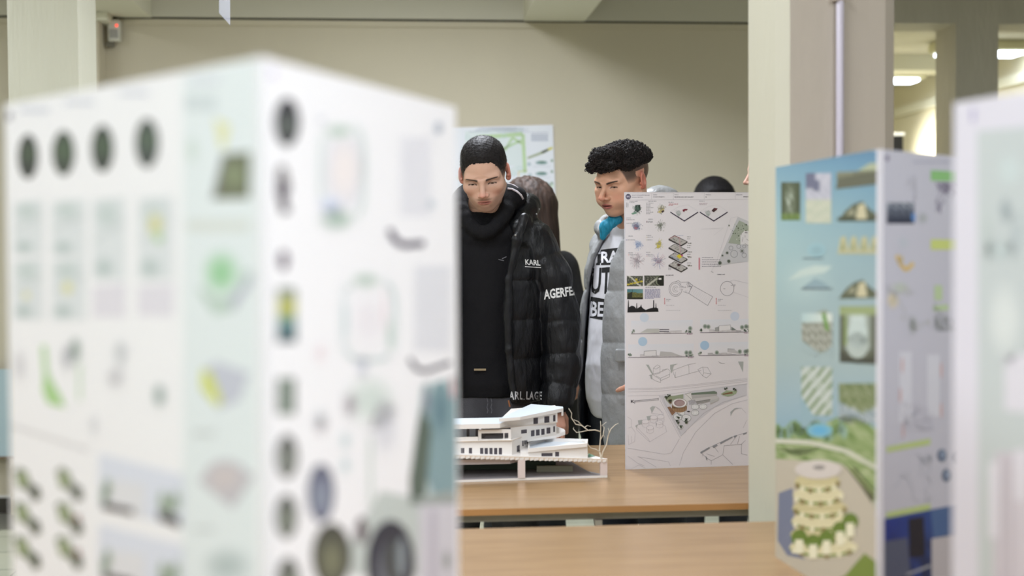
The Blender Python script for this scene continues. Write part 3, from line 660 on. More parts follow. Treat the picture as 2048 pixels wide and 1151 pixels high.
legend(50,140,4,DK,2); c.words(*Z4(75,126),16,GY,1.1); c.words(*Z4(75,136),10,GY,.9); c.words(*Z4(225,125),16,GY,1.1)
for k in range(8): legend(208,140+k*12,1,(110,104,112),6 if k%3 else 12)
for (X,Y,col) in ((50,272,(190,60,70)),(208,285,(150,50,70)),(208,292,(90,50,80)),(50,300,GY),(50,432,(70,70,150)),(208,410,(214,190,110)),(208,432,(206,190,140)),(65,550,(226,120,90)),(210,548,(90,80,160)),(210,560,(200,50,80))): legend(X,Y,1,col,15 if X<100 else 11)
for (X,Y) in ((50,258),(225,268),(66,402),(210,396),(66,535),(208,530)): c.words(*Z4(X,Y),9,GY,1.1)
# two corner isometrics
for X0 in (0,234):
    pz(Z4,[(398+X0,212-X0*.01),(508+X0,284),(622+X0,212),(622+X0,222-X0*.04),(508+X0,292),(398+X0,222)] if 0 else [(400+X0,210),(510+X0,279),(618+X0,210),(622+X0,217),(510+X0,289),(398+X0,218)],(56,46,70),4)
    lz(Z4,[(400+X0,210),(470+X0,168),(540+X0,156),(618+X0,208)],.4,(206,204,210),3)
    pz(Z4,[(440+X0,215),(470+X0,198),(486+X0,225),(468+X0,250),(452+X0,240)],(186,190,190),3); pz(Z4,[(448+X0,225),(476+X0,230),(470+X0,246)],(160,170,168),4)
    for k in range(6): lz(Z4,[(430+X0+k*8,210+k*2),(450+X0+k*8,196+k*2)],.4,(196,196,202),3)
    col=(120,44,62) if X0==0 else (84,48,58)
    pz(Z4,[(496+X0,196),(512+X0,188),(538+X0,190),(530+X0,200),(514+X0,202),(510+X0,214),(498+X0,208)],col,4)
    if X0: pz(Z4,[(726,205),(745,180),(776,184),(764,198),(746,214)],(84,60,62),4); pz(Z4,[(745,186),(772,186),(760,196)],(120,50,60),5)
c.words(*Z4(385,134),10,GY,1.0); c.words(*Z4(388,148),18,PK,1.1); c.words(*Z4(385,158),10,PK,1); c.words(*Z4(628,124),12,GY,1.0); c.words(*Z4(630,142),16,(176,150,164),1); c.words(*Z4(630,152),14,(176,160,170),1)
# exploded floors
r=random.Random(5)
for k in range(4):
    Y=k*69
    pz(Z4,[(386,425+Y),(432,396+Y),(534,446+Y),(536,456+Y),(486,486+Y),(384,436+Y)],(64,60,62),3)
    pz(Z4,[(390,424+Y),(434,400+Y),(530,449+Y),(484,476+Y)],(182,178,176),4)
    for q in range(34):
        u_=r.random(); v_=r.random(); X=390+44*u_+96*v_; Yv=424-24*u_+52*v_+Y
        cx,cy=Z4(X,Yv); s=r.uniform(.4,1.5); c.poly([(cx-s,cy),(cx,cy-s*.6),(cx+s,cy+.1),(cx,cy+s*.6)],r.choice([(92,90,86),(110,120,96),(136,130,124),(206,204,204),(80,74,76)]),5)
    if k==0: lz(Z4,[(470,410),(476,486),(480,550)],.8,(196,150,160),6); lz(Z4,[(392,424),(436,402),(470,420)],.5,(200,90,110),6)
    if k==2: pz(Z4,[(446,562),(470,548),(496,566),(472,584)],(214,196,60),6); pz(Z4,[(482,560),(494,548),(500,556),(490,566)],(196,60,120),7); lz(Z4,[(400,560),(470,600)],.8,(110,150,196),6)
    if k==3: pz(Z4,[(448,632),(466,622),(484,632),(466,645)],(64,40,44),6)
    c.words(*Z4(532,408+Y),8,(130,128,130),1); c.words(*Z4(532,424+Y),6,(130,128,130),1); c.words(*Z4(538,458+Y if k<2 else 430+Y),8,(90,88,70),1.4)
c.words(*Z4(450,398),14,(150,160,200),.7); legend(385,648,3,DK,3)
# site plan, cut by the column
pz(Z4,[(935,250),(1072,310),(1072,594),(770,644),(800,560)],(200,200,204),1); pz(Z4,[(945,280),(990,300),(1060,350),(1040,420),(960,470),(858,460),(900,370)],(164,172,158),2)
for k in range(60):
    X=r.uniform(860,1040);Y=r.uniform(300,460)
    if (X-860)/90+(460-Y)/160<.9: continue
    x,y=Z4(X,Y); q=r.uniform(.5,1.5); c.ell(x,y,q,q,r.choice([(86,98,80),(120,130,110),(196,200,192)]),3,10)
pz(Z4,[(955,395),(985,365),(1060,360),(1060,470),(955,470)],(222,220,222),4)
for k in range(16): 
    X=r.uniform(955,1040);Y=r.uniform(365,465); lz(Z4,[(X,Y),(X+r.choice([0,24]),Y+r.choice([0,18]))],.5,(110,104,108),5)
for X,Y,q in ((880,498,16),(942,486,16),(985,486,12),(968,522,16),(905,545,28),(985,556,18)): c.ring(*Z4(X,Y),q/3.97,q/3.97,.7,(140,142,150),4,16)
for X,Y,q in ((968,522,7),(850,537,9),(863,604,12),(793,617,13),(813,558,6)): c.ell(*Z4(X,Y),q/3.97,q/3.97,(92,100,90),4,14); c.ring(*Z4(X,Y),q/3.97+.8,q/3.97+.8,.4,(150,156,146),3,14)
lz(Z4,[(700,640),(1072,600)],.4,LG); lz(Z4,[(935,250),(880,260),(760,620),(720,690)],.5,(206,204,210)); lz(Z4,[(640,350),(820,340),(740,400)],.4,(210,208,214)); lz(Z4,[(725,684),(740,694)],.7,(120,120,130))
for k in range(5): c.words(*Z4(650,572+k*17.5),22 if k==0 else 38,(150,146,158),1.2)
x,y=Z4(623,576); c.rect(x,y,x+3,y+24,(214,160,170),3); 
for k in range(9): c.rect(x,y+k*2.7,x+3,y+k*2.7+1,(190,90,106),4)
# satellite pictures, photo, skyline
def sat(u,v):
    q=nz(u,v,2.2); 
    if abs(u-.5-.7*(v-.5))<.07: return (190,190,176)
    return mixc((44,46,40),(170,172,156),q*q)
c.photo(*Z4(54,720),*Z4(182,802),lambda u,v:(196,180,60) if abs(v-.85+.35*u)<.06 or (abs(u-.6)<.08 and v<.5 and v>.25) else sat(u,v),22,14,2)
c.photo(*Z4(192,717),*Z4(348,798),lambda u,v: (30,32,26) if u>.68 else sat(u,1-v),26,14,2); c.ring(*Z4(318,757),8,9.5,.9,(150,160,130),4,20,PI*.55,PI*1.45); c.rect(*Z4(306,736),*Z4(328,750),(226,224,220),4)
c.photo(*Z4(56,824),*Z4(182,905),lambda u,v: mixc((70,120,130),(110,150,150),u) if v<.3+.18*abs(u-.3) else (mixc((128,126,72),(72,76,46),nz(u,v,1.5)) if v<.82 else (34,34,26)),16,14,2)
x,y=Z4(97,826); c.line([(x,y),(x,y+8)],.7,(40,44,50),4); pz(Z4,[(60,862),(96,846),(96,900),(60,896)],(44,46,36),4)
x,y=Z4(202,808); c.words(x,y,22,GY,1.2)
for k in range(11): c.words(*Z4(196,824+k*7.2),31 if k<10 else 18,(140,140,176),1.0)
pz(Z4,[(58,1010),(60,975),(64,912),(69,912),(71,968),(92,956),(112,960),(128,978),(130,935),(134,935),(137,978),(160,964),(168,944),(172,966),(186,980),(205,990),(234,978),(262,972),(263,912),(270,912),(272,972),(281,972),(283,935),(287,940),(289,972),(302,978),(305,1004)],(24,22,26),3)
# floor plans
cx,cy=Z4(440,824)
for q,w_ in ((13,.6),(10.4,.5),(5.6,.5),(2.6,.5)): c.ring(cx,cy,q,q*1.12,w_,(110,108,120),3,36,.6 if q<12 else 0,2*PI-.5)
lz(Z4,[(440,768),(460,755),(480,770),(545,768),(575,795),(735,885),(695,955),(545,858),(500,845)],.6,(120,118,128)); lz(Z4,[(575,795),(545,858)],.7,(110,108,120)); lz(Z4,[(545,772),(538,800),(560,806)],.7,(90,88,98))
for k in range(30):
    X=r.uniform(470,560);Y=r.uniform(772,845); lz(Z4,[(X,Y),(X+r.choice([0,16]),Y+r.choice([0,12]))],.5,(140,138,148))
for k in range(10): lz(Z4,[(590+k*14,815+k*8),(560+k*14,860+k*8)],.25,(206,204,212))
c.ring(*Z4(850,820),13.5,14.3,.6,(110,108,120),3,40); lz(Z4,[(870,765),(900,752),(1020,780)],.4,(176,174,184)); lz(Z4,[(900,850),(1020,890)],.4,(186,184,192)); lz(Z4,[(880,795),(915,790),(905,805)],.6,(110,108,120)); c.words(*Z4(820,820),4,GY,.9)
for X,Y in ((362,712),(770,706)): x,y=Z4(X,Y); c.text(x,y+1.6,16,1.9,'GROUND UNIT' if X<500 else 'CAMBIO UNIT',(70,66,84),3,bold=True)
for X,Y in ((350,896),(760,896)): x,y=Z4(X,Y); [c.rect(x,y+k*2.6,x+1.8,y+k*2.6+1.6,(206,110,120),3) for k in range(5)]; c.words(x+4,y+2,10,GY,1); c.words(x+4,y+5,6,GY,.9); c.words(x+4,y+14,16,LG,.8); c.words(x+4,y+24,28,LG,.8)
# four elevations
def elev(f,x0,x1,Y,sunx,suny,sunr,seed,sunc):
    rr=random.Random(seed); xa,ya=f(x0,Y); xb,yb=f(x1,Y-6)
    bg=(226,222,226)
    c.raw([(xa,ya-26),(xb,yb-26),(xb,yb-2),(xa,ya-2)],[(0,1,2,3)],[(220,222,230)]*2+[(226,223,227)]*2,1)
    sx,sy=f(sunx,suny); c.ell(sx,sy,sunr,sunr,sunc,2)
    c.line([(xa,ya),(xb,yb)],.9,(96,84,104),4)
    w=xb-xa; n=0
    for k in range(7):
        hx=xa+w*(.18+.09*k); hh=rr.uniform(2,6); c.poly([(hx,ya-.5),(hx,ya-hh),(hx+w*.1,ya-hh-rr.uniform(-1,1)),(hx+w*.1,ya-.5)],rr.choice([(206,202,204),(190,188,190),(226,224,226),(212,208,210)]),3)
        c.line([(hx,ya-hh),(hx+w*.1,ya-hh)],.4,(130,128,134),4)
    for k in range(12):
        u_=rr.random(); xx=xa+w*(.88+.1*rr.random()) if k<8 else xa+w*.05*rr.random()
        c.ell(xx,ya-3-rr.uniform(0,4),1.6,2.2,rr.choice([(126,140,128),(160,170,160),(96,108,98)]),5,8)
    c.words(xb-12,yb+1.5,11,(150,110,136),1.2,4)
elev(Z5,82,540,100,180,60 if 0 else -20,9,21,(204,214,228)); elev(Z5,594,965,92,852,-30,9,22,(204,212,228))
elev(Z5,60,548,276,168,158,9,23,(176,200,222)); elev(Z5,582,965,262,628,186,9,24,(168,196,222))
for Y in (68,82): lz(Z5,[(292,Y),(364,Y)],1.5,(60,54,74),6)
pz(Z5,[(150,92),(200,62),(290,62),(290,92)],(190,190,186),5); pz(Z5,[(290,268),(300,230),(380,236),(450,262)],(186,184,184),5); pz(Z5,[(178,262),(178,230),(268,222),(268,262)],(222,220,222),5); lz(Z5,[(178,262),(178,230),(268,222),(268,262)],.6,(90,88,96),6)
pz(Z5,[(734,78),(734,40),(820,34),(820,70)],(228,226,228),5); lz(Z5,[(734,78),(734,40),(820,34),(820,70)],.5,(110,108,116),6); pz(Z5,[(826,72),(826,48),(862,70)],(120,128,124),6); pz(Z5,[(704,80),(704,54),(734,46),(734,80)],(160,160,160),6)
for X,Y in ((630,45),(655,48),(520,60),(905,52),(935,46),(955,50),(492,240),(520,240),(888,232),(930,232),(948,228),(718,240)): c.blob(*Z5(X,Y),4.5,5,(110,126,114),(196,200,196),6,10)
pz(Z5,[(800,236),(800,210),(860,224),(900,250)],(196,194,196),5); lz(Z5,[(800,236),(800,210),(850,215)],.5,(110,108,116),6)
# context drawing above the road
LN=(148,150,152)
for P_ in ([(192,328),(212,330),(246,398),(238,402)],[(372,330),(430,322),(400,336),(388,372),(384,396),(372,360)],[(875,306),(916,306),(912,386)],[(222,404),(236,404),(240,440),(228,432)]): pz(Z5,P_,(172,176,174),3)
for P_ in ([(246,398),(246,356),(276,330),(296,340),(296,392),(268,400),(246,398)],[(246,356),(268,362),(296,342)],[(214,410),(240,402),(300,440),(300,462),(262,448),(228,426)],[(240,402),(310,380),(352,360),(372,376),(368,400),(300,430),(268,412)],[(310,380),(318,366),(352,360)],[(300,430),(300,462)],[(368,400),(366,420),(300,448)],[(390,372),(500,330),(510,338),(512,396),(408,426),(390,372)],[(512,396),(600,372)],[(500,330),(562,318)],[(408,426),(410,384)],[(576,366),(612,346),(650,350),(676,398),(640,428),(610,410),(576,366)],[(612,346),(622,390),(610,410)],[(622,390),(676,398)],[(728,306),(760,322)],[(740,316),(776,320)]): lz(Z5,P_,.5,LN,4)
for Y0,Y1 in ((508,430),(516,440),(532,452),(562,470)):
    lz(Z5,[(58,Y0),(300,Y0-6),(560,(Y0+Y1)/2+6),(945,Y1)],.45,(184,182,188),3)
# park triangle with round building
pz(Z5,[(292,560),(400,560),(560,525),(940,470),(940,560),(830,596),(700,650),(600,730),(520,790),(450,862),(340,660)],(208,206,212),1)
pz(Z5,[(350,644),(372,640),(410,684),(386,706)],(140,106,84),5); pz(Z5,[(330,566),(400,560),(470,548),(470,580),(400,590),(372,626),(340,590)],(150,160,136),3)
pz(Z5,[(356,590),(384,584),(384,620),(366,612)],(120,80,60),4)
x,y=Z5(440,646); c.ell(x,y+2,15,8.2,(158,128,98),6); c.rect(x-15,y-7,x+15,y+2,(158,128,98),6); 
for k in range(9): c.rect(x-14+k*3.4,y-6,x-13.2+k*3.4,y+8,(122,94,70),7)
x,y=Z5(440,614); c.ell(x,y,15.6,9.6,(214,208,204),8); c.ell(x,y,14,8.4,(232,230,230),9); c.ell(x,y-.2,10.8,6.8,(156,132,134),10); c.ell(x+1.5,y+.5,8.5,5,(170,148,148),11); c.ring(x,y,14.8,9,.5,(140,136,130),11,30)
pz(Z5,[(480,548),(530,528),(535,586),(500,600),(496,640),(480,610)],(216,214,214),7); lz(Z5,[(486,548),(530,586)],.5,(120,118,118),8); lz(Z5,[(480,548),(525,536)],.5,(120,118,118),8)
pz(Z5,[(528,540),(700,524),(718,532),(718,545),(528,553)],(112,126,112),8); pz(Z5,[(528,553),(718,545),(716,560),(534,582)],(176,174,174),7); pz(Z5,[(534,582),(716,560),(736,575),(690,592),(560,604)],(196,194,194),7)
for k in range(8): lz(Z5,[(512+k*6,596-k),(516+k*6,628-k*2)],.5,(110,108,110),9)
pz(Z5,[(560,604),(670,586),(664,602),(570,620)],(150,150,148),8); pz(Z5,[(664,596),(736,575),(730,592),(668,622)],(186,186,186),8); lz(Z5,[(560,604),(670,586)],.7,(90,88,90),9)
for X,Y,q in ((556,642,28),(616,640,28),(490,726,36),(556,686,28),(430,716,34),(454,690,26),(448,792,20)):
    x,y=Z5(X,Y); c.ell(x,y,q/3.711,q*.72/3.711,(228,228,230),4); c.ring(x,y,q/3.711,q*.72/3.711,.6,(120,126,126),5,24); c.ring(x,y,q*.6/3.711,q*.42/3.711,.4,(176,186,190),5,20)
def tree(X,Y,s=1):
    x,y=Z5(X,Y); c.line([(x,y),(x,y+4*s)],.5,(80,60,50),12)
    for k in range(9): c.ell(x+r.uniform(-3,3)*s,y+r.uniform(-3,2)*s,1.5*s,1.2*s,r.choice([(64,76,62),(90,104,84),(50,60,52)]),12+k%2,8)
for X,Y in ((362,560),(342,574),(370,600),(430,724),(492,738),(432,760),(452,790),(785,508),(850,514),(424,748),(488,758)): tree(X,Y,.9)
pz(Z5,[(745,548),(790,520),(870,524),(860,546),(800,566)],(160,174,146),4); c.ring(*Z5(800,548),12,4,.6,(140,158,124),5,20); pz(Z5,[(760,545),(830,530),(838,542),(800,548),(764,552)],(128,96,72),6)
x,y=Z5(508,676); c.ell(x,y,3.2,1.1,(40,36,44),9)
x,y=Z5(80,612); c.text(x,y,7,5.6,'K',(40,36,48),4,bold=True); lz(Z5,[(110,598),(284,580)],.7,(90,88,100),4); lz(Z5,[(110,606),(284,590)],.7,(120,118,128),4); lz(Z5,[(108,594),(108,620)],.8,DK,4); lz(Z5,[(284,576),(284,594)],.6,DK,4)
# roads and blocks
RD=(176,174,182)
for P_ in ([(292,560),(300,600),(440,862),(450,876)],[(318,560),(330,610),(450,840)],[(56,948),(330,994),(380,984),(440,880)],[(450,862),(520,790),(620,690),(760,610),(930,556)],[(440,1078),(470,980),(560,830),(700,690),(830,620),(945,590)],[(56,1006),(130,1060),(180,1080)],[(130,1012),(360,1050),(374,1080)],[(140,1012),(270,1090)],[(80,1108),(140,1072),(190,1098)]): lz(Z5,P_,.55,RD,3)
for P_ in ([(120,790),(210,880),(220,902),(344,828),(336,786),(312,770)],[(120,790),(150,760),(170,780)],[(120,790),(122,812),(218,902)],[(56,716),(84,736),(84,790),(112,830),(108,900),(60,924)],[(60,800),(84,790)],[(60,850),(64,920)],[(84,860),(86,910)],[(230,690),(262,640),(322,690),(320,720)],[(262,640),(296,660),(316,700)],[(232,690),(320,700)]): lz(Z5,P_,.5,(186,182,190),3)
for X,Y in ((188,752),(250,720),(292,756),(222,796),(300,716)):
    x,y=Z5(X,Y); c.ell(x,y,7,4.2,(228,224,228),5); c.ring(x,y,7,4.2,.4,(186,182,190),6,20); c.line([(x-7,y),(x-7,y+9),(x,y+12),(x+7,y+9),(x+7,y)],.4,(190,186,194),5)
for P_ in ([(222,650),(240,636),(262,640),(236,688)],[(196,712),(232,706),(224,740),(204,742)],[(132,742),(166,738),(160,770),(138,776)],[(112,784),(132,770),(124,800)],[(264,752),(276,744),(270,790)],[(206,790),(216,784),(210,824)],[(820,712),(818,680),(850,652),(890,650),(850,664),(834,684)]): pz(Z5,P_,(176,180,180),4)
lz(Z5,[(820,690),(860,650),(900,652),(936,690)],.5,RD,4); lz(Z5,[(912,800),(936,750),(945,740)],.5,RD,4)
for P_ in ([(598,978),(690,930),(840,862),(945,830)],[(598,978),(640,1020),(676,1042),(762,998),(772,930)],[(676,1042),(676,1070)],[(762,998),(836,1070)],[(772,930),(900,920),(900,990),(945,1000)],[(820,920),(860,862)],[(872,916),(886,860)],[(900,920),(930,890)],[(640,1020),(646,1040)],[(612,990),(614,1010)],[(690,930),(730,980)],[(700,1010),(640,990)]): lz(Z5,P_,.55,(140,138,146),4)
for P_ in ([(594,978),(660,940),(668,950),(600,990)],[(684,936),(716,918),(724,930),(694,948)],[(740,906),(830,862),(836,870),(746,920)],[(844,858),(868,850),(866,862),(846,872)],[(912,838),(940,830),(940,840),(914,850)],[(636,1005),(648,1025),(646,1042),(638,1030)]): pz(Z5,P_,(150,152,158),4)
c1.build('printed_sheet',p1)
# ================================================================== WHITE BUILDING MODEL
M_CARD=mat('white_card',(232,228,224),.6); M_CARDE=mat('cream_card_edge',(216,200,182),.6); M_WIN=mat('model_window_gap',(70,66,74),.4)
M_GREENB=mat('green_baseboard',(70,88,78),.7); M_GREYB=mat('grey_base_plate',(150,146,148),.5); M_ROOFW=mat('roof_card',(226,236,246),.35)
def Z3(X,Y,D): return W(900+X/5.689, 780+Y/5.689, D)
def pt(X,D): p=W(900+X/5.689,900,D); return (p.x,p.y)
m0=W(1060,950,3.5)
mod=thing('building_model','white card model of a stepped modern building on a raised base, on the rear table','architectural model',(m0.x,m0.y,.75))
def part(mb,name,label=None):
    o=mb.build(name,mod); o.matrix_parent_inverse=world_of(mod).inverted()
    if label:o['label']=label
    return o
def line_y(x0,D0,x1,D1,x): return D0+(D1-D0)*(x-x0)/(x1-x0)
BL=pt(-560,3.36); BR=pt(1790,3.44)
dirx=(Vector(BR)-Vector(BL)).normalized(); perp=Vector((-dirx.y,dirx.x))
def off(p,a,b): q=Vector(p)+dirx*a+perp*b; return (q.x,q.y)
DEP=.36
DG=pt(1570,3.505); DH=pt(1300,3.74)
base=[BL,BR,DG,DH,off(BL,0,DEP)]
part(MB().prism(base,.7503,.7565,M_CARD,M_GREYB),'base_plate')
# posts
for a,hgt in ((BR,.0),(off(BR,-.122,0) if 0 else pt(815+40,3.405),.0),(off(BL,.02,0),0)):
    w=.0195; q=[off(a,-w,.001),off(a,0,.001),off(a,0,.008),off(a,-w,.008)]
    part(MB().prism(q,.7565,.801 if a is BR else .805,mat('pale_pink_card',(222,208,204),.6)),'post')
# upper terrain slab, falling to the right
zl=Z3(60,747,BL[1]+ .0).z
def zt(p):  # slab height along the front
    t=(p[0]-BL[0])/(BR[0]-BL[0]); return .8316-.0311*t
slab=[BL,BR,DG,DH,off(BL,0,DEP)]
part(MB().prism(slab,[zt(p)-.0085 for p in slab],[zt(p) for p in slab],M_CARDE,M_CARD),'terrain_slab')
# rippled card edge on the front of the slab
mb=MB()
for k in range(46):
    a=off(BL,.0+k*.0132+(k%3)*.001,-.0015); b=off(BL,.011+k*.0132,-.0015); 
    if b[0]>BR[0]: break
    z=zt(a); mb.prism([a,b,off(b,0,.003),off(a,0,.003)],[z-.010,z-.008,z-.008,z-.010],[z-.004,z-.0025,z-.0025,z-.004],M_CARD)
part(mb,'slab_edge')
part(MB().prism([off(BL,.01,.17),off(BR,-.12,.12),off(BR,-.14,.26),off(BL,.01,.35)],.757,.800,M_GREENB),'green_basement')
q=[pt(-400,3.40),pt(680,3.42),pt(1060,3.52),pt(1060,3.56),pt(-400,3.56)]
part(MB().prism(q,[.7925,.7925,.799,.799,.7925],.806,mat('grey_card',(204,198,200),.6)),'basement_box')
q=[pt(985,3.50),pt(1395,3.50),pt(1395,3.515),pt(985,3.515)]
part(MB().prism(q,.7565,.772,mat('sage_card',(170,176,160),.6)),'basement_step')
# green sloping land at the right
part(MB().prism([pt(1574,3.452),pt(1650,3.475),pt(1578,3.50),pt(1574,3.50)],.800,[.8055,.8035,.807,.8075],mat('green_card',(110,150,126),.7)),'sloping_lawn')
def face_windows(mb,pA,pB,z0,z1,XA,XB,wins,mt=M_WIN):
    """windows on the wall from plan pA to pB; given by zoomed picture columns between XA and XB and height fractions"""
    A=Vector(pA);B=Vector(pB);d=(B-A);n=Vector((d.y,-d.x)).normalized()
    for (w0,w1,f0,f1) in wins:
        a=A+d*((w0-XA)/(XB-XA)); b=A+d*((w1-XA)/(XB-XA)); h0=z0+(z1-z0)*f0; h1=z0+(z1-z0)*f1
        mb.prism([(a+n*.0006)[:],(b+n*.0006)[:],(b-n*.002)[:],(a-n*.002)[:]],h0,h1,mt)
def mass(name,plan,z0,z1,wins=(),top=None,label=None):
    mb=MB(); mb.prism(plan,z0,z1,M_CARD,top or M_CARD)
    zw=min(z1) if hasattr(z1,"__len__") else z1; z0_=z0; z0=max(z0) if hasattr(z0,'__len__') else z0
    for (i,XA,XB,wl) in wins: face_windows(mb,plan[i],plan[(i+1)%len(plan)],z0,zw,XA,XB,wl)
    return part(mb,name,label)
# ground floor
g0=pt(-500,3.40); g1=pt(705,3.43); g2=pt(893,3.53)
mass('ground_floor',[g0,g1,g2,pt(893,3.66),pt(-500,3.66)],.808,.854,
 [(0,-500,705,[(122,160,.20,.62),(212,248,.20,.62),(340,376,.18,.60),(392,428,.18,.59),(447,482,.18,.59),(500,536,.17,.58),(554,590,.17,.58),(-60,-20,.2,.62),(-150,-110,.2,.62)]),
  (1,705,893,[(760,790,.22,.58),(822,834,.45,.78),(846,858,.5,.82),(870,882,.52,.85)])])
part(MB().prism([pt(-510,3.395),pt(709,3.425),pt(897,3.53),pt(893,3.66),pt(-510,3.66)],.854,.8556,M_CARDE,M_CARD),'floor_plate')
# first floor left : terrace parapet, set-back glazed room, framed room
t0=pt(-500,3.40); t1=pt(320,3.418)
mass('terrace_parapet',[t0,t1,(t1[0],t1[1]+.004),(t0[0],t0[1]+.004)],.8556,.866)
mb=MB(); a=pt(-500,3.47); b=pt(330,3.485)
mb.prism([a,b,pt(330,3.64),pt(-500,3.64)],.8556,.8830,mat('model_glass_grey',(118,114,120),.25),M_CARD)
face_windows(mb,a,b,.8556,.8830,-500,330,[(-80,190,.05,.95),(222,292,.1,.92)],mat('pale_blue_card',(206,216,232),.5)); part(mb,'glazed_room')  # pale bluish panels set on the grey glazing
mb=MB(); f0=pt(322,3.425); f1=pt(695,3.433)
h0,h1=.8556,.8835
def bar(pa,pb,z0,z1,m=M_CARD,d=.006): mb.prism([pa,pb,(pb[0],pb[1]+d),(pa[0],pa[1]+d)],z0,z1,m)
bar(f0,f1,h0,h0+.0025); bar(f0,f1,h1-.0095,h1); bar(f0,pt(357,3.426),h0,h1); bar(pt(665,3.432),f1,h0,h1); bar(pt(608,3.431),pt(620,3.431),h0,h1-.009)
mb.prism([pt(357,3.470),pt(695,3.470),pt(695,3.62),pt(357,3.62)],h0,h1,mat('model_glass_grey',(118,114,120),.25),M_CARD)
mb.prism([pt(395,3.45),pt(600,3.452),pt(600,3.456),pt(395,3.455)],h0,h0+.011,mat('grey_mesh',(96,92,96),.5))
part(mb,'framed_room')
# low roof on the left
r0=pt(-500,3.39); r1=pt(570,3.412); r2=pt(662,3.47)
part(MB().prism([r0,r1,r2,pt(640,3.52),pt(-500,3.50)],.8895,[.9020,.9020,.9035,.9045,.9035],M_CARD,M_ROOFW),'low_roof')
# first floor right (turned) and its balcony band
k0=pt(700,3.445); k1=pt(893,3.505); k2=pt(1212,3.575)
k1=pt(893,3.50); 
mass('first_floor',[pt(690,3.46),k1,k2,pt(1190,3.70),pt(690,3.66)],.8445,.8838,
 [(0,690,893,[(810,874,.50,.76)]),(1,893,1212,[(922,960,.22,.64),(978,1018,.22,.64),(1038,1074,.22,.64),(1098,1140,.25,.67),(1176,1194,.3,.7)])])
part(MB().prism([pt(880,3.50),pt(1200,3.555),pt(1312,3.57),pt(1300,3.61),pt(1190,3.70),pt(890,3.66)],[.8400,.8410,.8480,.8480,.8480,.8400],[.8470,.8480,.8585,.8585,.8560,.8470],M_CARD),'balcony_band')
# second floor and its pointed roof
s1=pt(868,3.50); s2=pt(1218,3.562)
mass('second_floor',[pt(585,3.455),s1,s2,pt(1200,3.69),pt(700,3.66)],.8848,[.9105,.911,.9165,.9165,.911],
 [(1,868,1218,[(950,1000,.06,.70),(1074,1130,.06,.74),(1174,1200,.12,.8)])])
part(MB().prism([pt(585,3.45),pt(868,3.495),pt(1222,3.557),pt(1190,3.70),pt(700,3.66)],.8838,.8852,M_CARDE,M_CARD),'floor_plate')
part(MB().prism([pt(560,3.42),pt(800,3.435),pt(1292,3.575),pt(1285,3.60),pt(925,3.665)],[.9055,.9085,.9125,.9125,.914],[.9145,.9165,.9225,.9235,.9235],M_CARD,M_ROOFW),'pointed_roof')
part(MB().prism([pt(1270,3.566),pt(1292,3.572),pt(1292,3.58),pt(1270,3.574)],.9015,.9127,M_CARD),'roof_bracket')
part(MB().prism([pt(1206,3.56),pt(1224,3.562),pt(1224,3.566),pt(1206,3.566)],.884,.9130,M_CARD),'post')
# low wing right with sunken roof
w0=pt(835,3.45); w1=pt(1566,3.60)
mass('low_wing',[pt(800,3.428),pt(1566,3.438),pt(1566,3.497),pt(1060,3.575),pt(800,3.53)],[.806,.800,.800,.802,.806],[.8222,.8345,.8355,.828,.8225],[(0,800,1566,[(1040,1166,.28,.80),(1196,1240,.22,.98)])],)
q=[pt(888,3.422),pt(1562,3.432),pt(1570,3.50),pt(1070,3.58),pt(888,3.535)]; qz=[.8228,.835,.836,.8285,.8235]
mb=MB()
n=len(q); cx=sum(p[0] for p in q)/n; cy=sum(p[1] for p in q)/n
inn=[(p[0]+(cx-p[0])*.06,p[1]+(cy-p[1])*.10) for p in q]
mb.prism(q,qz,[z_+.001 for z_ in qz],M_CARD,M_ROOFW)
for i in range(n): j=(i+1)%n; mb.prism([q[i],q[j],inn[j],inn[i]],[qz[i]+.001,qz[j]+.001,qz[j]+.001,qz[i]+.001],[qz[i]+.010,qz[j]+.010,qz[j]+.010,qz[i]+.010],M_CARD)
part(mb,'wing_roof')
# bare twig tree at the right end of the base
tr=MB(); root=Z3(1718,782,3.446); root.z=zt(root)-.0005
def tw(pts,r0,r1): 
    P=[Z3(x,y,3.446+d*.5) for x,y,d in pts]; tr.tube(P,[r0+(r1-r0)*i/(len(P)-1) for i in range(len(P))],mat('twig_white',(214,204,186),.7),n=6)
tw([(1718,784,0),(1712,740,0),(1700,690,.005),(1706,620,.01),(1714,520,.01),(1716,400,.012),(1712,350,.014)],.0024,.0009)
tw([(1704,700,.003),(1660,670,0),(1600,655,-.005),(1560,600,-.008),(1500,575,-.01)],.0016,.0007)
tw([(1720,780,0),(1740,700,-.01),(1780,620,-.015),(1798,520,-.02),(1830,440,-.02),(1880,392,-.02),(1915,375,-.02)],.0022,.0007)
tw([(1798,540,-.02),(1810,470,-.03),(1800,430,-.03)],.0011,.0006)
tw([(1714,560,.01),(1745,500,.01),(1755,420,.01),(1730,400,.01),(1780,360,.012)],.0014,.0006)
tw([(1716,470,.01),(1650,450,.0),(1570,455,-.005),(1500,400,-.01),(1430,385,-.012),(1380,310,-.015),(1385,260,-.015),(1350,205,-.015)],.0018,.0008)
tw([(1570,455,-.005),(1500,470,-.01),(1440,480,-.01),(1400,435,-.01)],.0013,.0006); tw([(1440,480,-.01),(1405,440,-.0),(1408,415,-.0)],.0009,.0005)
tw([(1500,400,-.01),(1460,355,-.01),(1410,335,-.01)],.0012,.0006); tw([(1530,425,-.01),(1560,400,.01),(1600,410,.01)],.001,.0005)
tw([(1752,450,.01),(1740,490,.0),(1765,545,.0)],.001,.0005)
o=tr.build('twig_tree',mod,True); o.matrix_parent_inverse=world_of(mod).inverted()
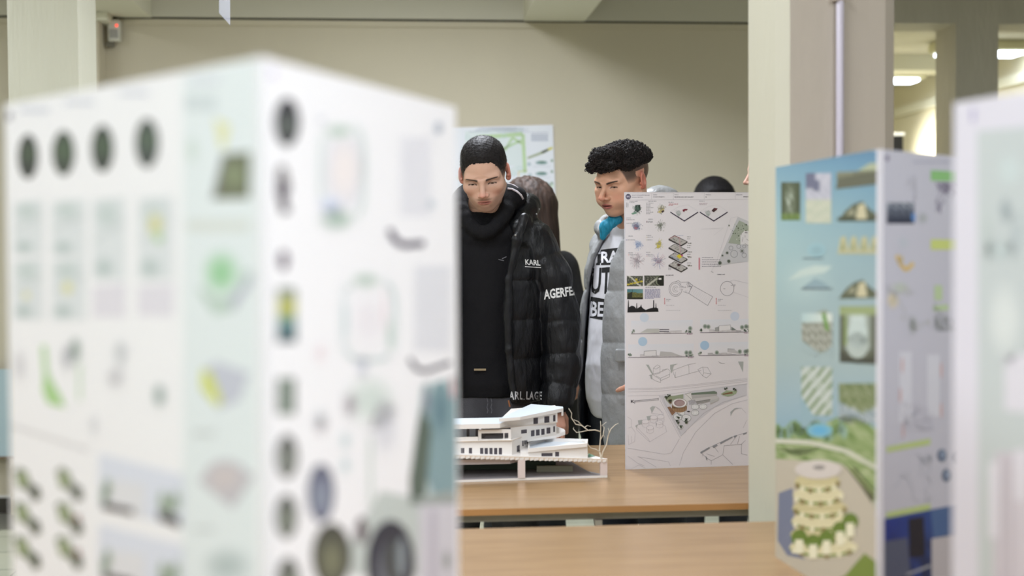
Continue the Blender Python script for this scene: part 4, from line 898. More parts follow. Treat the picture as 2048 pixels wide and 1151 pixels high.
# ================================================================== SOFT FORMS: distance fields turned into one skin (surface nets)
def smin(a,b,k):
    if k<=0: return np.minimum(a,b)
    h=np.clip(.5+.5*(b-a)/k,0,1); return b+(a-b)*h-k*h*(1-h)
def smax(a,b,k): return -smin(-a,-b,k)
class Field:
    def __init__(s,lo,hi,h):
        s.h=h; s.lo=np.array(lo,float); n=(np.ceil((np.array(hi)-s.lo)/h)).astype(int)+1; s.n=n
        s.ax=[(s.lo[i]+np.arange(n[i])*h).astype(np.float32) for i in range(3)]
        s.d=np.full(n,.5,np.float32)
    def _sl(s,lo,hi):
        r=[]
        for i in range(3):
            a=int(max(0,np.floor((lo[i]-s.lo[i])/s.h))); b=int(min(s.n[i],np.ceil((hi[i]-s.lo[i])/s.h)+1))
            if b<=a: return None
            r.append(slice(a,b))
        return tuple(r)
    def op(s,fn,lo,hi,k=0,mode='u'):
        pad=k+2*s.h; sl=s._sl(np.array(lo)-pad,np.array(hi)+pad)
        if sl is None: return
        x=s.ax[0][sl[0]][:,None,None]; y=s.ax[1][sl[1]][None,:,None]; z=s.ax[2][sl[2]][None,None,:]
        b=fn(x,y,z).astype(np.float32); a=s.d[sl]
        s.d[sl]= smin(a,b,k) if mode=='u' else (smax(a,-b,k) if mode=='s' else smax(a,b,k))
    def ell(s,c,r,k=0,mode='u',rot=None):
        c=np.array(c,float); r=np.array(r,float); R=None if rot is None else np.array(Euler(rot).to_matrix().transposed())
        def fn(x,y,z):
            x=x-c[0];y=y-c[1];z=z-c[2]
            if R is not None: x,y,z=(R[0,0]*x+R[0,1]*y+R[0,2]*z, R[1,0]*x+R[1,1]*y+R[1,2]*z, R[2,0]*x+R[2,1]*y+R[2,2]*z)
            k0=np.sqrt((x/r[0])**2+(y/r[1])**2+(z/r[2])**2)+1e-9; k1=np.sqrt((x/r[0]**2)**2+(y/r[1]**2)**2+(z/r[2]**2)**2)+1e-9
            return k0*(k0-1)/k1
        m=r if R is None else np.full(3,r.max())
        s.op(fn,c-m,c+m,k,mode)
    def cap(s,a,b,ra,rb=None,k=0,mode='u',mod=None,sq=None):
        rb=ra if rb is None else rb; a=np.array(a,float); b=np.array(b,float); ab=b-a; L2=ab.dot(ab)+1e-12; m=max(ra,rb)+(.03 if mod else 0)
        def fn(x,y,z):
            px,py,pz=x-a[0],y-a[1],z-a[2]; t=np.clip((px*ab[0]+py*ab[1]+pz*ab[2])/L2,0,1)
            d=np.sqrt((px-t*ab[0])**2+(py-t*ab[1])**2+(pz-t*ab[2])**2)-(ra+(rb-ra)*t)
            if mod is not None: d=d-mod(t)
            return d
        s.op(fn,np.minimum(a,b)-m,np.maximum(a,b)+m,k,mode)
    def chain(s,pts,rs,k=0,mode='u',mod=None):
        """polyline of tapering capsules; mod(arc length) swells the radius"""
        P=[np.array(p,float) for p in pts]; Ls=[0]
        for i in range(len(P)-1): Ls.append(Ls[-1]+np.linalg.norm(P[i+1]-P[i]))
        M=max(rs)+(.03 if mod else 0); lo=np.min(P,axis=0)-M; hi=np.max(P,axis=0)+M
        def fn(x,y,z):
            best=None; arc=None
            for i in range(len(P)-1):
                a,b=P[i],P[i+1]; ab=b-a; L2=ab.dot(ab)+1e-12
                px,py,pz=x-a[0],y-a[1],z-a[2]; t=np.clip((px*ab[0]+py*ab[1]+pz*ab[2])/L2,0,1)
                d=np.sqrt((px-t*ab[0])**2+(py-t*ab[1])**2+(pz-t*ab[2])**2)-(rs[i]+(rs[i+1]-rs[i])*t)
                q=Ls[i]+t*(Ls[i+1]-Ls[i])
                if best is None: best,arc=d,q
                else:
                    w=d<best; arc=np.where(w,q,arc); best=smin(best,d,.012)
            if mod is not None: best=best-mod(arc)
            return best
        s.op(fn,lo,hi,k,mode)
    def stack(s,secs,k=0,mode='u',mod=None,dn=0,rotz=0,shear=None,power=2.0,ext=0):
        """body of elliptical sections (z,cx,cy,rx,ry) with flat ends"""
        S=np.array(sorted(secs),float); zz=S[:,0]
        R=max(S[:,3].max(),S[:,4].max())+.05
        lo=(S[:,1].min()-R,S[:,2].min()-R,zz[0]); hi=(S[:,1].max()+R,S[:,2].max()+R,zz[-1])
        ca,sa=math.cos(rotz),math.sin(rotz)
        def fn(x,y,z):
            f=lambda i: np.interp(z,zz,S[:,i])
            dx=x-f(1); dy=y-f(2); u=dx*ca+dy*sa; v=-dx*sa+dy*ca
            rx=f(3)-dn; ry=f(4)-dn
            q=((np.abs(u)/rx)**power+(np.abs(v)/ry)**power)**(1/power)
            g=np.sqrt((u/rx**2)**2+(v/ry**2)**2)+1e-6
            d=(q-1)*np.clip(q/np.maximum(g,1e-6),.5*np.minimum(rx,ry),np.maximum(rx,ry)) if power==2.0 else (q-1)*np.minimum(rx,ry)
            if mod is not None: d=d-mod(x,y,z,u,v)
            return smax(d,np.maximum(zz[0]-ext-z,z-zz[-1]-ext)+0*d,.01)
        s.op(fn,lo,hi,k,mode)
    def mesh(s):
        d=s.d; ins=d<0; n=s.n
        c=np.zeros(n-1,np.int8)
        for i in (0,1):
            for j in (0,1):
                for k in (0,1): c+=ins[i:n[0]-1+i,j:n[1]-1+j,k:n[2]-1+k]
        mix=(c>0)&(c<8); ids=np.full(mix.shape,-1,np.int64); C=np.argwhere(mix); ids[mix]=np.arange(len(C))
        off_=np.array([(i,j,k) for i in (0,1) for j in (0,1) for k in (0,1)])
        val=np.stack([d[C[:,0]+o[0],C[:,1]+o[1],C[:,2]+o[2]] for o in off_],1)
        acc=np.zeros((len(C),3)); cnt=np.zeros(len(C))
        for a in range(8):
            for b in range(a+1,8):
                df=off_[b]-off_[a]
                if abs(df).sum()!=1: continue
                va,vb=val[:,a],val[:,b]; m=(va<0)!=(vb<0); t=np.where(m,va/np.where(m,va-vb,1),0)
                p=off_[a]+t[:,None]*df; acc+=np.where(m[:,None],p,0); cnt+=m
        V=(C+acc/cnt[:,None])*s.h+s.lo
        Q=[]
        for ax in range(3):
            o1=[0,0,0];o1[ax]=1
            A=ins[:n[0]-o1[0],:n[1]-o1[1],:n[2]-o1[2]]; B=ins[o1[0]:,o1[1]:,o1[2]:]
            E=np.argwhere(A!=B); u,v=[i for i in range(3) if i!=ax]
            ok=(E[:,u]>0)&(E[:,v]>0)&(E[:,u]<n[u]-1)&(E[:,v]<n[v]-1); E=E[ok]
            sgn=A[E[:,0],E[:,1],E[:,2]]
            def g(du,dv): q=E.copy(); q[:,u]-=du; q[:,v]-=dv; return ids[q[:,0],q[:,1],q[:,2]]
            q=np.stack([g(1,1),g(0,1),g(0,0),g(1,0)],1)
            if ax==1: sgn=~sgn
            q=np.where(sgn[:,None],q,q[:,::-1]); Q.append(q)
        Q=np.concatenate(Q); Q=Q[(Q>=0).all(1)]
        return V,Q
def smoothv(V,Q,it=1,lam=.5):
    for _ in range(it):
        acc=np.zeros_like(V); cnt=np.zeros(len(V))
        for i in range(4):
            a=Q[:,i]; b=Q[:,(i+1)%4]; np.add.at(acc,a,V[b]); np.add.at(cnt,a,1); np.add.at(acc,b,V[a]); np.add.at(cnt,b,1)
        V=V+lam*(acc/np.maximum(cnt,1)[:,None]-V)
    return V
def vnormals(V,Q):
    n=np.cross(V[Q[:,2]]-V[Q[:,0]],V[Q[:,3]]-V[Q[:,1]]); N=np.zeros_like(V)
    for i in range(4): np.add.at(N,Q[:,i],n)
    return N/np.maximum(np.linalg.norm(N,axis=1),1e-12)[:,None]
def wave(P,f,seed=0,o=4):            # cheap smooth noise, about -1..1
    r=np.random.RandomState(seed); s=0; a=1; t=0
    for k in range(o):
        for _ in range(3):
            w=r.normal(size=3); w/=np.linalg.norm(w); s=s+a*np.sin((P@w)*f+r.uniform(0,6.28)+1.5*np.sin((P@r.normal(size=3))*f*.6)); t+=a
        a*=.55; f*=1.9
    return s/t*1.6
def mesh_obj(name,V,Q,m,parent=None,col=None,inv=True,smooth=True):
    me=bpy.data.meshes.new(name); me.vertices.add(len(V)); me.vertices.foreach_set('co',np.asarray(V,np.float32).ravel())
    nq=Q.shape[1]; me.loops.add(Q.size); me.loops.foreach_set('vertex_index',Q.astype(np.int32).ravel())
    me.polygons.add(len(Q)); me.polygons.foreach_set('loop_start',np.arange(0,Q.size,nq,dtype=np.int32)); me.polygons.foreach_set('loop_total',np.full(len(Q),nq,np.int32))
    me.polygons.foreach_set('use_smooth',np.full(len(Q),smooth)); me.update(calc_edges=True); me.validate()
    if col is not None:
        a=me.color_attributes.new('Col','FLOAT_COLOR','POINT'); arr=np.ones((len(V),4),np.float32); arr[:,:3]=lin(col); a.data.foreach_set('color',arr.ravel())
    me.materials.append(m); o=bpy.data.objects.new(name,me); link(o,parent)
    if parent is not None and inv: o.matrix_parent_inverse=world_of(parent).inverted()
    return o
def sstep(a,b,x): t=np.clip((x-a)/(b-a),0,1); return t*t*(3-2*t)
# ================================================================== PEOPLE
M_SKIN=mat('skin',rough=.48,attr=True,sss=.12,spec=.4)
M_HAIR=mat('hair',rough=.62,attr=True,spec=.22)
M_EYE=mat('eye',rough=.15,attr=True)
def squash(z): return np.where(np.asarray(z)<.02,.02+(np.asarray(z)-.02)*.84,z)
def headgeo(p, neck_local, h=.0019):
    nl=np.array(neck_local,float); nl[2]=.02+(nl[2]-.02)/.84 if nl[2]<.02 else nl[2]
    V,Q,C,hr=headgeo0(p,nl,h); V=V.copy(); V[:,2]=squash(V[:,2])
    if hr is not None: hv=hr[0].copy(); hv[:,2]=squash(hv[:,2]); hr=(hv,hr[1],hr[2])
    return V,Q,C,hr
def headgeo0(p, neck_local, h=.0019):
    fat=p.get('fat',0); F=Field((-.112,-.142,-.255),(.112,.14,.15),h)
    F.ell((0,.015,.033),(.0725+fat*.4,.096,.080))
    F.ell((0,-.030,-.030),(.062+fat,.059,.082),.03)
    for s in (-1,1):
        F.cap((s*(.049+fat),.004,-.055),(s*.014,-.062,-.102),.014+fat*.5,.012,.032)
    F.ell((0,-.071,-.1035),(.0165,.0150,.0135),.018)
    F.ell((0,-.040,-.075),(.037+fat*1.6,.046,.040),.02)
    for s in (-1,1):
        F.cap((s*.047,-.066,.021),(s*.013,-.081,.016),.0095,.0095,.014)
        F.ell((s*(.046+fat*.5),-.057,-.021),(.016,.018,.016),.026)
        if fat: F.ell((s*.040,-.060,-.055),(.022,.024,.024),.02)
    F.ell((0,-.077,-.064),(.027,.018,.022),.02)
    for s in (-1,1): F.ell((s*.0315,-.0875,.005),(.0165,.0145,.0100),.012,'s')
    nl=p.get('nose',1.0); F.cap((0,-.081,.012),(0,-.106*nl**.3,-.031),.0062,.0090,.012)
    F.ell((0,-.1085,-.0345),(.0092*nl,.0095,.0082),.006)
    for s in (-1,1): F.ell((s*.0122*nl,-.0975,-.0385),(.0066,.0100,.0070),.006)
    for s in (-1,1): F.ell((s*.0062*nl,-.1035,-.0462),(.0036,.0055,.0028),.002,'s')
    for s in (-1,1):
        F.ell((s*.0315,-.0660,.003),(.0158,.0139,.0128),.0045)
        F.ell((s*.0315,-.0810,p.get('lid',-.0008)),(.0130,.0070,.0036),.001,'s')
    up=p.get('lips',1.0); op=p.get('open',0)
    for s in (-1,1):
        F.cap((s*.0215,-.0865,-.0675),(s*.004,-.0945,-.0635),.0022,.0038*up,.004)
        F.cap((s*.0190,-.0865,-.0690-op),(0,-.0935,-.0735-op),.0022,.0050*up,.004)
    F.ell((0,-.099,-.0682-op*.5),(.0215,.011,.0009+op*.5),.0015,'s')
    F.ell((0,-.098,-.0825-op),(.012,.006,.003),.006,'s')
    for s in (-1,1):
        F.ell((s*(.0765+fat*.5),.016,-.004),(.0068,.0195,.0335),.006,'u',rot=(0,0,s*.38))
        F.ell((s*(.0730+fat*.5),.012,-.026),(.0065,.010,.012),.005)
        F.ell((s*(.0827+fat*.5),.0135,.000),(.0052,.0115,.0185),.004,'s',rot=(0,0,s*.38))
        F.ell((s*(.0755+fat*.5),.002,-.012),(.004,.004,.006),.003)
    nb=np.array(neck_local,float); F.cap((0,.028,-.045),nb,.053+fat*.8,.060,.022)
    V,Q=F.mesh(); V=smoothv(V,Q,1,.35)
    x,y,z=V.T; ax=np.abs(x); N=vnormals(V,Q)
    sk=np.array(p['skin'],float); C=np.tile(sk,(len(V),1))
    def mixin(w,col): 
        nonlocal C; w=np.clip(w,0,1)[:,None]; C=C*(1-w)+np.array(col,float)*w
    front=sstep(-.04,-.06,y)
    mixin(.12*wave(V,90,3)+.05,sk*.88)
    mixin(.24*np.exp(-(((ax-.044)/.020)**2+((z+.038)/.018)**2))*front,p.get('blush',(206,128,112)))
    mixin(.5*np.exp(-((ax/.016)**2+((z+.036)/.014)**2))*sstep(-.088,-.104,y),p.get('blush',(206,128,112)))
    mixin(.75*sstep(.0695+fat*.4,.076+fat*.4,ax)*(y>-.02)*(y<.05)*(np.abs(z)<.05),p.get('ear',(206,120,104)))
    st=p.get('stubble',.3); stub=np.clip(sstep(-.050,-.066,z)*sstep(.03,-.01,y)*(z>-.13),0,1)
    lipz=np.exp(-((ax/.030)**4+((z+.070)/.012)**4)); mixin(st*stub*(1-.7*lipz),p.get('beard',(120,92,76)))
    mixin(p.get('stache',.5)*np.exp(-((ax/.024)**4+((z+.0570)/.0036)**2))*front,p.get('beard',(110,82,66)))
    mixin(p.get('goatee',.2)*np.exp(-((ax/.014)**2+((z+.098)/.012)**2))*front,p.get('beard',(110,82,66)))
    w=np.exp(-((ax/.0225)**6))*np.where(y<-.082,1,0)
    zu=-.0635-.0035*(ax/.022)**2+.0008*np.cos(x*700); mixin(w*sstep(.0012,-.0008,z-(-.0592-.006*(ax/.022)**1.5))*sstep(-.0800-op,-.0780-op,z+.004*(ax/.022)**2*-1),p.get('lipc',(184,112,106)))
    mixin(.85*np.exp(-((z+.0682+op*.5)/(.0013+op*.45))**2)*(ax<.0205)*(y<-.078),(86,44,42))
    bz=.0170+p.get('arch',.006)*np.sin(np.clip((ax-.014)/.036,0,1)*p.get('archf',1.5))+p.get('browz',0); bt=p.get('browt',.0042)*(1-.55*np.clip((ax-.020)/.032,0,1))
    mixin(.93*sstep(1.45,.55,np.abs(z-bz)/bt)*sstep(.0115,.015,ax)*sstep(.053,.049,ax)*(y<-.045),p.get('browc',(38,30,28)))
    ex=(ax-.0315); mixin(.95*np.exp(-((z-p.get('lid',-.0008)-.0024+.35*ex*ex/.02)/.0021)**2)*sstep(.0150,.0125,np.abs(ex))*(y<-.066),(34,26,26))
    mixin(.42*np.exp(-((ex/.017)**2+((z-.008)/.010)**2))*front,sk*.62)  # eye-socket shade painted into the skin colour, above and below the eye
    mixin(.22*np.exp(-((ex/.015)**2+((z+.009)/.006)**2))*front,sk*.62)
    # fade of the cropped sides
    side=p['side']; zl=np.interp(y,side[0],side[1]); f=sstep(-.006,.030,z-zl)*sstep(.002,-.004,-z+zl-.0)
    earm=(ax>.0705+fat*.4)&(y>-.012)&(y<.045)&(z<.035)
    mixin(np.where(earm|(z<-.09),0,f*p.get('fade',.75)*sstep(-.062,-.050,y)),p['hairc'])
    # hair
    out=[]
    if p.get('style')=='none': return V,Q,C,None
    H=Field((-.125,-.150,-.14),(.125,.150,.175),.0026 if h<.003 else .004)
    def hf(x,y,z):
        k=lambda r: np.sqrt((x/r[0])**2+((y-.015)/r[1])**2+((z-.033)/r[2])**2)
        r=(.0725+fat*.4,.096,.080); q=k(r)+1e-6; g=np.sqrt((x/r[0]**2)**2+((y-.015)/r[1]**2)**2+((z-.033)/r[2]**2)**2)+1e-6
        d=q*(q-1)/g
        zl=np.interp(y,p['line'][0],p['line'][1])+p.get('skew',0)*x+.0012*np.sin(x*420)+.001*np.sin(x*930+1)+.0012*np.sin(y*500+x*200)
        b=z-zl; t=p['thick'](x,y,z,b); return smax(d-t,-b*.8,.003)
    H.op(hf,(-.12,-.14,-.13),(.12,.14,.17))
    if p.get('fringe'):
        for (a,b,ra,rb) in p['fringe']: H.cap(a,b,ra,rb,.006)
    hv,hq=H.mesh(); hv=smoothv(hv,hq,1,.4)
    hn=vnormals(hv,hq); lum=wave(hv,p.get('nf',420),5); amp=p.get('namp',.0012)*sstep(.02,.06,hv[:,2])
    hv=hv+hn*(lum*amp)[:,None]
    zl=np.interp(hv[:,1],p['line'][0],p['line'][1])
    hc=np.tile(np.array(p['hairc'],float),(len(hv),1)); spk=np.clip(.5+.5*wave(hv,900,9),0,1)[:,None]; hc=hc*(.75+.6*spk)
    e=(sstep(p.get('ew',.016),.001,hv[:,2]-zl)*p.get('edge',.6)*sstep(-.060,-.045,hv[:,1]))[:,None]; hc=hc*(1-e)+np.array(p.get('edgec',(104,84,74)),float)*e
    return V,Q,C,(hv,hq,hc)
def make_rot(yaw,pitch,roll):
    return (Matrix.Rotation(math.radians(yaw),4,'Z')@Matrix.Rotation(math.radians(pitch),4,'X')@Matrix.Rotation(math.radians(roll),4,'Y'))
def xf(M,V): A=np.array(M); return V@A[:3,:3].T+A[:3,3]
def join(parts):
    Vs=[];Qs=[];Cs=[];b=0
    for V,Q,C in parts: Vs.append(V);Qs.append(Q+b);Cs.append(C);b+=len(V)
    return np.concatenate(Vs),np.concatenate(Qs),np.concatenate(Cs)
def hand(w,a,n,side,curl,skin,scale=1.0,spread=.0,thumb=(.6,.5),h=.0022):
    """w wrist, a axis to the knuckles, n out of the back of the hand, side +1/-1 thumb side; curl per finger"""
    w=np.array(w,float); a=np.array(a,float); a/=np.linalg.norm(a); n=np.array(n,float); n-=a*n.dot(a); n/=np.linalg.norm(n); s=np.cross(a,n)*side
    F=Field(w-.16,w+.16,h); k=scale
    P=lambda u,v,q: w+(a*u+s*v+n*q)*k
    F.cap(P(-.05,0,0),P(.01,0,0),.026*k,.024*k)
    for i,v in enumerate((.028,.010,-.009,-.026)): F.cap(P(.012,v*.55,0),P(.082-.004*abs(i-1.3),v,.002),.0135*k,.0105*k,.010)
    F.cap(P(.02,.02,-.006),P(.05,.024,-.010),.015*k,.012*k,.01)
    L=((.040,.025,.019),(.045,.028,.020),(.041,.026,.019),(.032,.020,.017))
    for i,v in enumerate((.028,.010,-.009,-.026)):
        p=P(.082-.004*abs(i-1.3),v,.002); ang=0; sp=(1.5-i)*spread; pts=[p]; rs=[.0098*k]
        for j in range(3):
            ang+=curl[i][j]; d=a*math.cos(ang)*math.cos(sp)-n*math.sin(ang)+s*math.cos(ang)*math.sin(sp); p=p+d*L[i][j]*k; pts.append(p); rs.append((.0088,.0080,.0066)[j]*k)
        for j in range(3): F.cap(pts[j],pts[j+1],rs[j],rs[j+1],.0018)
    t0=P(.022,.024,-.008); d1=a*.75+s*.62-n*.35; d2=a*math.cos(thumb[0])+s*math.sin(thumb[0])*.4-n*thumb[1]
    t1=t0+d1/np.linalg.norm(d1)*.040*k; t2=t1+d2/np.linalg.norm(d2)*.030*k; t3=t2+d2/np.linalg.norm(d2)*.022*k
    F.cap(t0,t1,.0135*k,.0105*k,.008); F.cap(t1,t2,.0102*k,.0092*k,.003); F.cap(t2,t3,.0092*k,.0075*k,.002)
    V,Q=F.mesh(); V=smoothv(V,Q,1,.4); C=np.tile(np.array(skin,float),(len(V),1))
    m=(.5+.5*wave(V,160,4))[:,None]*.10; C=C*(1-m)+np.array((196,110,98.))*m
    return V,Q,C
def limbs(chains,stacks,skin,lo,hi,h=.011):
    F=Field(lo,hi,h)
    for pts,rs in chains: F.chain(pts,rs,.02)
    for secs,rz in stacks: F.stack(secs,.03,rotz=rz)
    V,Q=F.mesh(); return V,Q,np.tile(np.array(skin,float),(len(V),1))
def eyes(t,M,p):
    for s in (-1,1):
        bm=bmesh.new(); bmesh.ops.create_uvsphere(bm,u_segments=24,v_segments=16,radius=.0124)
        V=np.array([v.co[:] for v in bm.verts]); c=np.array((s*.0315,-.0660,squash(.003))); g=np.array([p.get('gazex',0),-1,p.get('gaze',-.42)]); g/=np.linalg.norm(g)
        dt=(V/.0124)@g; col=np.tile(np.array((214,206,200.)),(len(V),1)); col[dt>.86]=(62,44,34); col[dt>.965]=(14,12,12)
        W_=xf(M,V+c); me=bpy.data.meshes.new('eye'); me.from_pydata(W_.tolist(),[],[[v.index for v in f.verts] for f in bm.faces]); bm.free()
        a=me.color_attributes.new('Col','FLOAT_COLOR','POINT'); arr=np.ones((len(V),4),np.float32); arr[:,:3]=lin(col); a.data.foreach_set('color',arr.ravel())
        me.polygons.foreach_set('use_smooth',[True]*len(me.polygons)); me.materials.append(M_EYE)
        o=bpy.data.objects.new('eye',me); link(o,t); o.matrix_parent_inverse=world_of(t).inverted()
def garment(name,t,F,m,wr=0,wf=60,stretch=(1,1,.5),seed=1,it=1,col=None,label=None):
    V,Q=F.mesh(); V=smoothv(V,Q,it,.4)
    if wr: N=vnormals(V,Q); V=V+N*(wave(V*np.array(stretch),wf,seed)*wr)[:,None]
    o=mesh_obj(name,V,Q,m,t,col(V) if col else None)
    if label: o['label']=label
    return o,V,Q
def lettering(name,parent,target,items,m,lift=.0012,label=None):
    for it in items: lettering1(name if it[0] else 'printed_bar',parent,target,[it],m,lift,label if it[0] else None)
def lettering1(name,parent,target,items,m,lift=.0012,label=None):
    """words printed on cloth: each outline is laid onto the cloth surface. items: (text, quad px tl,tr,br,bl)"""
    V,Q=target; bv=BVHTree.FromPolygons([tuple(v) for v in V],[tuple(q) for q in Q]); vs=[];fs=[]
    for txt,qd,bold in items:
        if txt is None: g,gf=[(0,0),(1,0),(1,1),(0,1)],[(0,1,2,3)]
        else: g,gf=glyphs(txt,bold)
        bm=bmesh.new(); vv=[bm.verts.new((a,b,0)) for a,b in g]
        for f in gf:
            try: bm.faces.new([vv[i] for i in f])
            except ValueError: pass
        n=1 if len(g)>60 else 2
        if txt is None: bmesh.ops.subdivide_edges(bm,edges=bm.edges[:],cuts=12,use_grid_fill=True)
        else:
            bmesh.ops.triangulate(bm,faces=bm.faces[:]); bmesh.ops.subdivide_edges(bm,edges=bm.edges[:],cuts=3,use_grid_fill=True)
        bm.verts.ensure_lookup_table(); base=len(vs); bad=set()
        (tl,tr,br,bl)=[np.array(k,float) for k in qd]
        for v in bm.verts:
            a,b=v.co.x,v.co.y; p=(bl*(1-a)+br*a)*(1-b)+(tl*(1-a)+tr*a)*b; d=Vector(ray(*p)); hit=bv.ray_cast(Vector(CAM),d.normalized(),9)
            if hit[0] is None: bad.add(v.index); vs.append((0,0,0)); continue
            vs.append(tuple(hit[0]-d.normalized()*lift))
        dep=np.array([np.linalg.norm(np.array(q)-CAM) for q in vs[base:]]); okk=[i for i in range(len(dep)) if i not in bad]
        if okk: md=np.median(dep[okk]); bad|={i for i in okk if abs(dep[i]-md)>(.08 if name=='hem_lettering' else .2)}
        for f in bm.faces:
            ids=[v.index for v in f.verts]
            if bad&set(ids): continue
            pp=[Vector(vs[base+i]) for i in ids]
            if max((pp[0]-q).length for q in pp)>.03: continue
            fs.append(tuple(base+i for i in ids))
        bm.free()
    me=bpy.data.meshes.new(name); me.from_pydata(vs,[],fs); me.materials.append(m)
    bm=bmesh.new(); bm.from_mesh(me); bmesh.ops.delete(bm,geom=[v for v in bm.verts if not v.link_faces],context='VERTS'); bm.to_mesh(me); bm.free()
    o=bpy.data.objects.new(name,me); link(o,parent); o.matrix_parent_inverse=world_of(parent).inverted()
    if label:o['label']=label
    return o
def inv_local(M,p): return np.array(M.inverted()@Vector(p))
def shoes(t,pts,m,h=.006,yaw=0):
    for (x,y) in pts:
        F=Field((x-.15,y-.26,-.01),(x+.15,y+.16,.14),h); dx,dy=math.sin(yaw),-math.cos(yaw)
        F.cap((x-dx*.06,y-dy*.06,.040),(x+dx*.14,y+dy*.14,.034),.040,.036); F.cap((x-dx*.03,y-dy*.03,.05),(x-dx*.03,y-dy*.03,.10),.045,.045,.02)
        F.op(lambda X,Y,Z: -Z+0*X+0*Y+.001,(x-.15,y-.26,-.01),(x+.15,y+.16,.14),.004,'i')
        garment('shoe',t,F,m)
def trousers(t,hip,legs,m,ztop,rx=.165,ry=.115,rz=0,h=.006,col=None,name='trousers',wr=.002):
    x,y=hip; xs=[x]+[p[0] for l in legs for p in l]; ys=[y]+[p[1] for l in legs for p in l]
    F=Field((min(xs)-.27,min(ys)-.2,.03),(max(xs)+.27,max(ys)+.2,ztop+.04),h)
    F.stack([(ztop-.24,x,y,rx*.86,ry*.9),(ztop-.14,x,y,rx*1.03,ry*1.08),(ztop,x,y,rx,ry)],0,rotz=rz)
    for l in legs: F.chain(l,[.098,.083,.066,.060],.03)
    return garment(name,t,F,m,wr,38,(1,1,.8),col=col)
def band(p,A,e=.5): return A*np.abs(np.sin(p))**e
# ------------------------------------------------------------------ the man in the black puffer jacket
sideA=([-.11,-.062,-.050,-.042,-.02,.0,.045,.08,.12],[.072,.066,.03,-.004,-.006,.006,-.035,-.055,-.06])
lineA=([-.11,-.075,-.062,-.052,-.046,-.03,.0,.03,.06,.12],[.070,.069,.064,.040,.012,.008,.020,.020,-.02,-.035])
pA=dict(skin=(206,166,144),side=sideA,line=lineA,thick=lambda x,y,z,b: np.clip(.0015+.008*b/.03,.001,.0085)*(.30+.70*sstep(.05,.095,z)),hairc=(28,25,25),
        ew=.045,edge=.75,stubble=.34,stache=.7,goatee=.25,browt=.0037,arch=.0042,browc=(50,40,35),fade=.8,edgec=(84,68,60),nose=.98,lips=.9,lipc=(176,116,104),ear=(204,130,112),gaze=-.5)
hA=W(969,350,4.12); RA=make_rot(-4,26,-4.5); MA=Matrix.Translation(hA)@RA
nbA=(-.088,4.215,1.455)
P1=thing('person','person with cropped hair and thin moustache in an open black puffer jacket, looking down','person',(-.09,4.25,0))
V,Q,C,hr=headgeo(pA,inv_local(MA,nbA)); parts=[(xf(MA,V),Q,C)]
SKA=(206,158,136)
armR=[(.060,4.235,1.39),(.128,4.215,1.27),(.157,4.195,1.13),(.163,4.18,1.00),(.146,4.15,.885)]
armL=[(-.244,4.235,1.39),(-.312,4.215,1.27),(-.341,4.195,1.13),(-.347,4.18,1.00),(-.330,4.15,.885)]
hx=.0
parts.append(limbs([(armR,[.05,.045,.04,.035,.027]),(armL,[.05,.045,.04,.035,.027]),([(-.17,4.26,.85),(-.19,4.24,.50),(-.19,4.28,.09)],[.085,.055,.04]),([(-.01,4.26,.85),(.005,4.24,.50),(.01,4.28,.09)],[.085,.055,.04]),([nbA,(-.09,4.24,1.36)],[.055,.06])],
  [([(.84,-.09,4.25,.14,.095),(1.05,-.09,4.24,.13,.09),(1.3,-.09,4.235,.15,.10),(1.42,-.09,4.23,.08,.06)],0)],SKA,(-.45,4.0,.05),(.3,4.42,1.5)))
parts.append(hand((.133,4.150,.868),(.05,-.22,-1),(.35,-.92,.1),-1,((.35,.55,.4),(.4,.6,.4),(.45,.65,.45),(.5,.7,.45)),SKA,.98))
parts.append(hand((-.322,4.150,.868),(-.05,-.22,-1),(-.35,-.92,.1),1,((.35,.55,.4),(.4,.6,.4),(.45,.65,.45),(.5,.7,.45)),SKA,.98))
V,Q,C=join(parts); mesh_obj('body',V,Q,M_SKIN,P1,C)
def strands(hr,n,ln,rad,col,seed,flow,zmin=-.2):
    hv,hq,hc=hr; hn=vnormals(hv,hq); rs=np.random.RandomState(seed); idx=rs.choice(np.where(hv[:,2]>zmin)[0],n); V_=[];Q_=[];C_=[]
    P=hv[idx]; N=hn[idx]; D=np.array(flow(P)); D=D-N*(D*N).sum(1)[:,None]; D/=np.maximum(np.linalg.norm(D,axis=1),1e-6)[:,None]; D=D+N*.45+rs.normal(size=P.shape)*.25
    S=np.cross(D,N); S/=np.maximum(np.linalg.norm(S,axis=1),1e-6)[:,None]; L_=ln*rs.uniform(.5,1.2,(n,1)); c=hc[idx]*rs.uniform(.6,1.7,(n,1))
    a=P-N*.0008-S*rad; b=P-N*.0008+S*rad; b2=P-N*.0008+N*rad*1.2; t=P+D*L_
    V_=np.stack([a,b,b2,t],1).reshape(-1,3); k=np.arange(n)[:,None]*4
    Q_=np.concatenate([k+np.array([[0,1,3,3]]),k+np.array([[1,2,3,3]]),k+np.array([[2,0,3,3]])]); return V_,Q_,np.repeat(c,4,0)
def hair_obj(t,M,hr,st):
    me=[];V_,Q_,C_=st; hv,hq,hc=hr; m=bpy.data.meshes.new('hair'); allv=xf(M,np.concatenate([hv,V_]))
    fs=[tuple(q) for q in hq.tolist()]+[tuple(q[:3]) for q in (Q_+len(hv)).tolist()]
    m.from_pydata(allv.tolist(),[],fs); m.polygons.foreach_set('use_smooth',[True]*len(m.polygons)); a=m.color_attributes.new('Col','FLOAT_COLOR','POINT'); arr=np.ones((len(allv),4),np.float32); arr[:,:3]=lin(np.clip(np.concatenate([hc,C_]),0,255)); a.data.foreach_set('color',arr.ravel()); m.materials.append(M_HAIR)
    o=bpy.data.objects.new('hair',m); link(o,t); o.matrix_parent_inverse=world_of(t).inverted(); return o
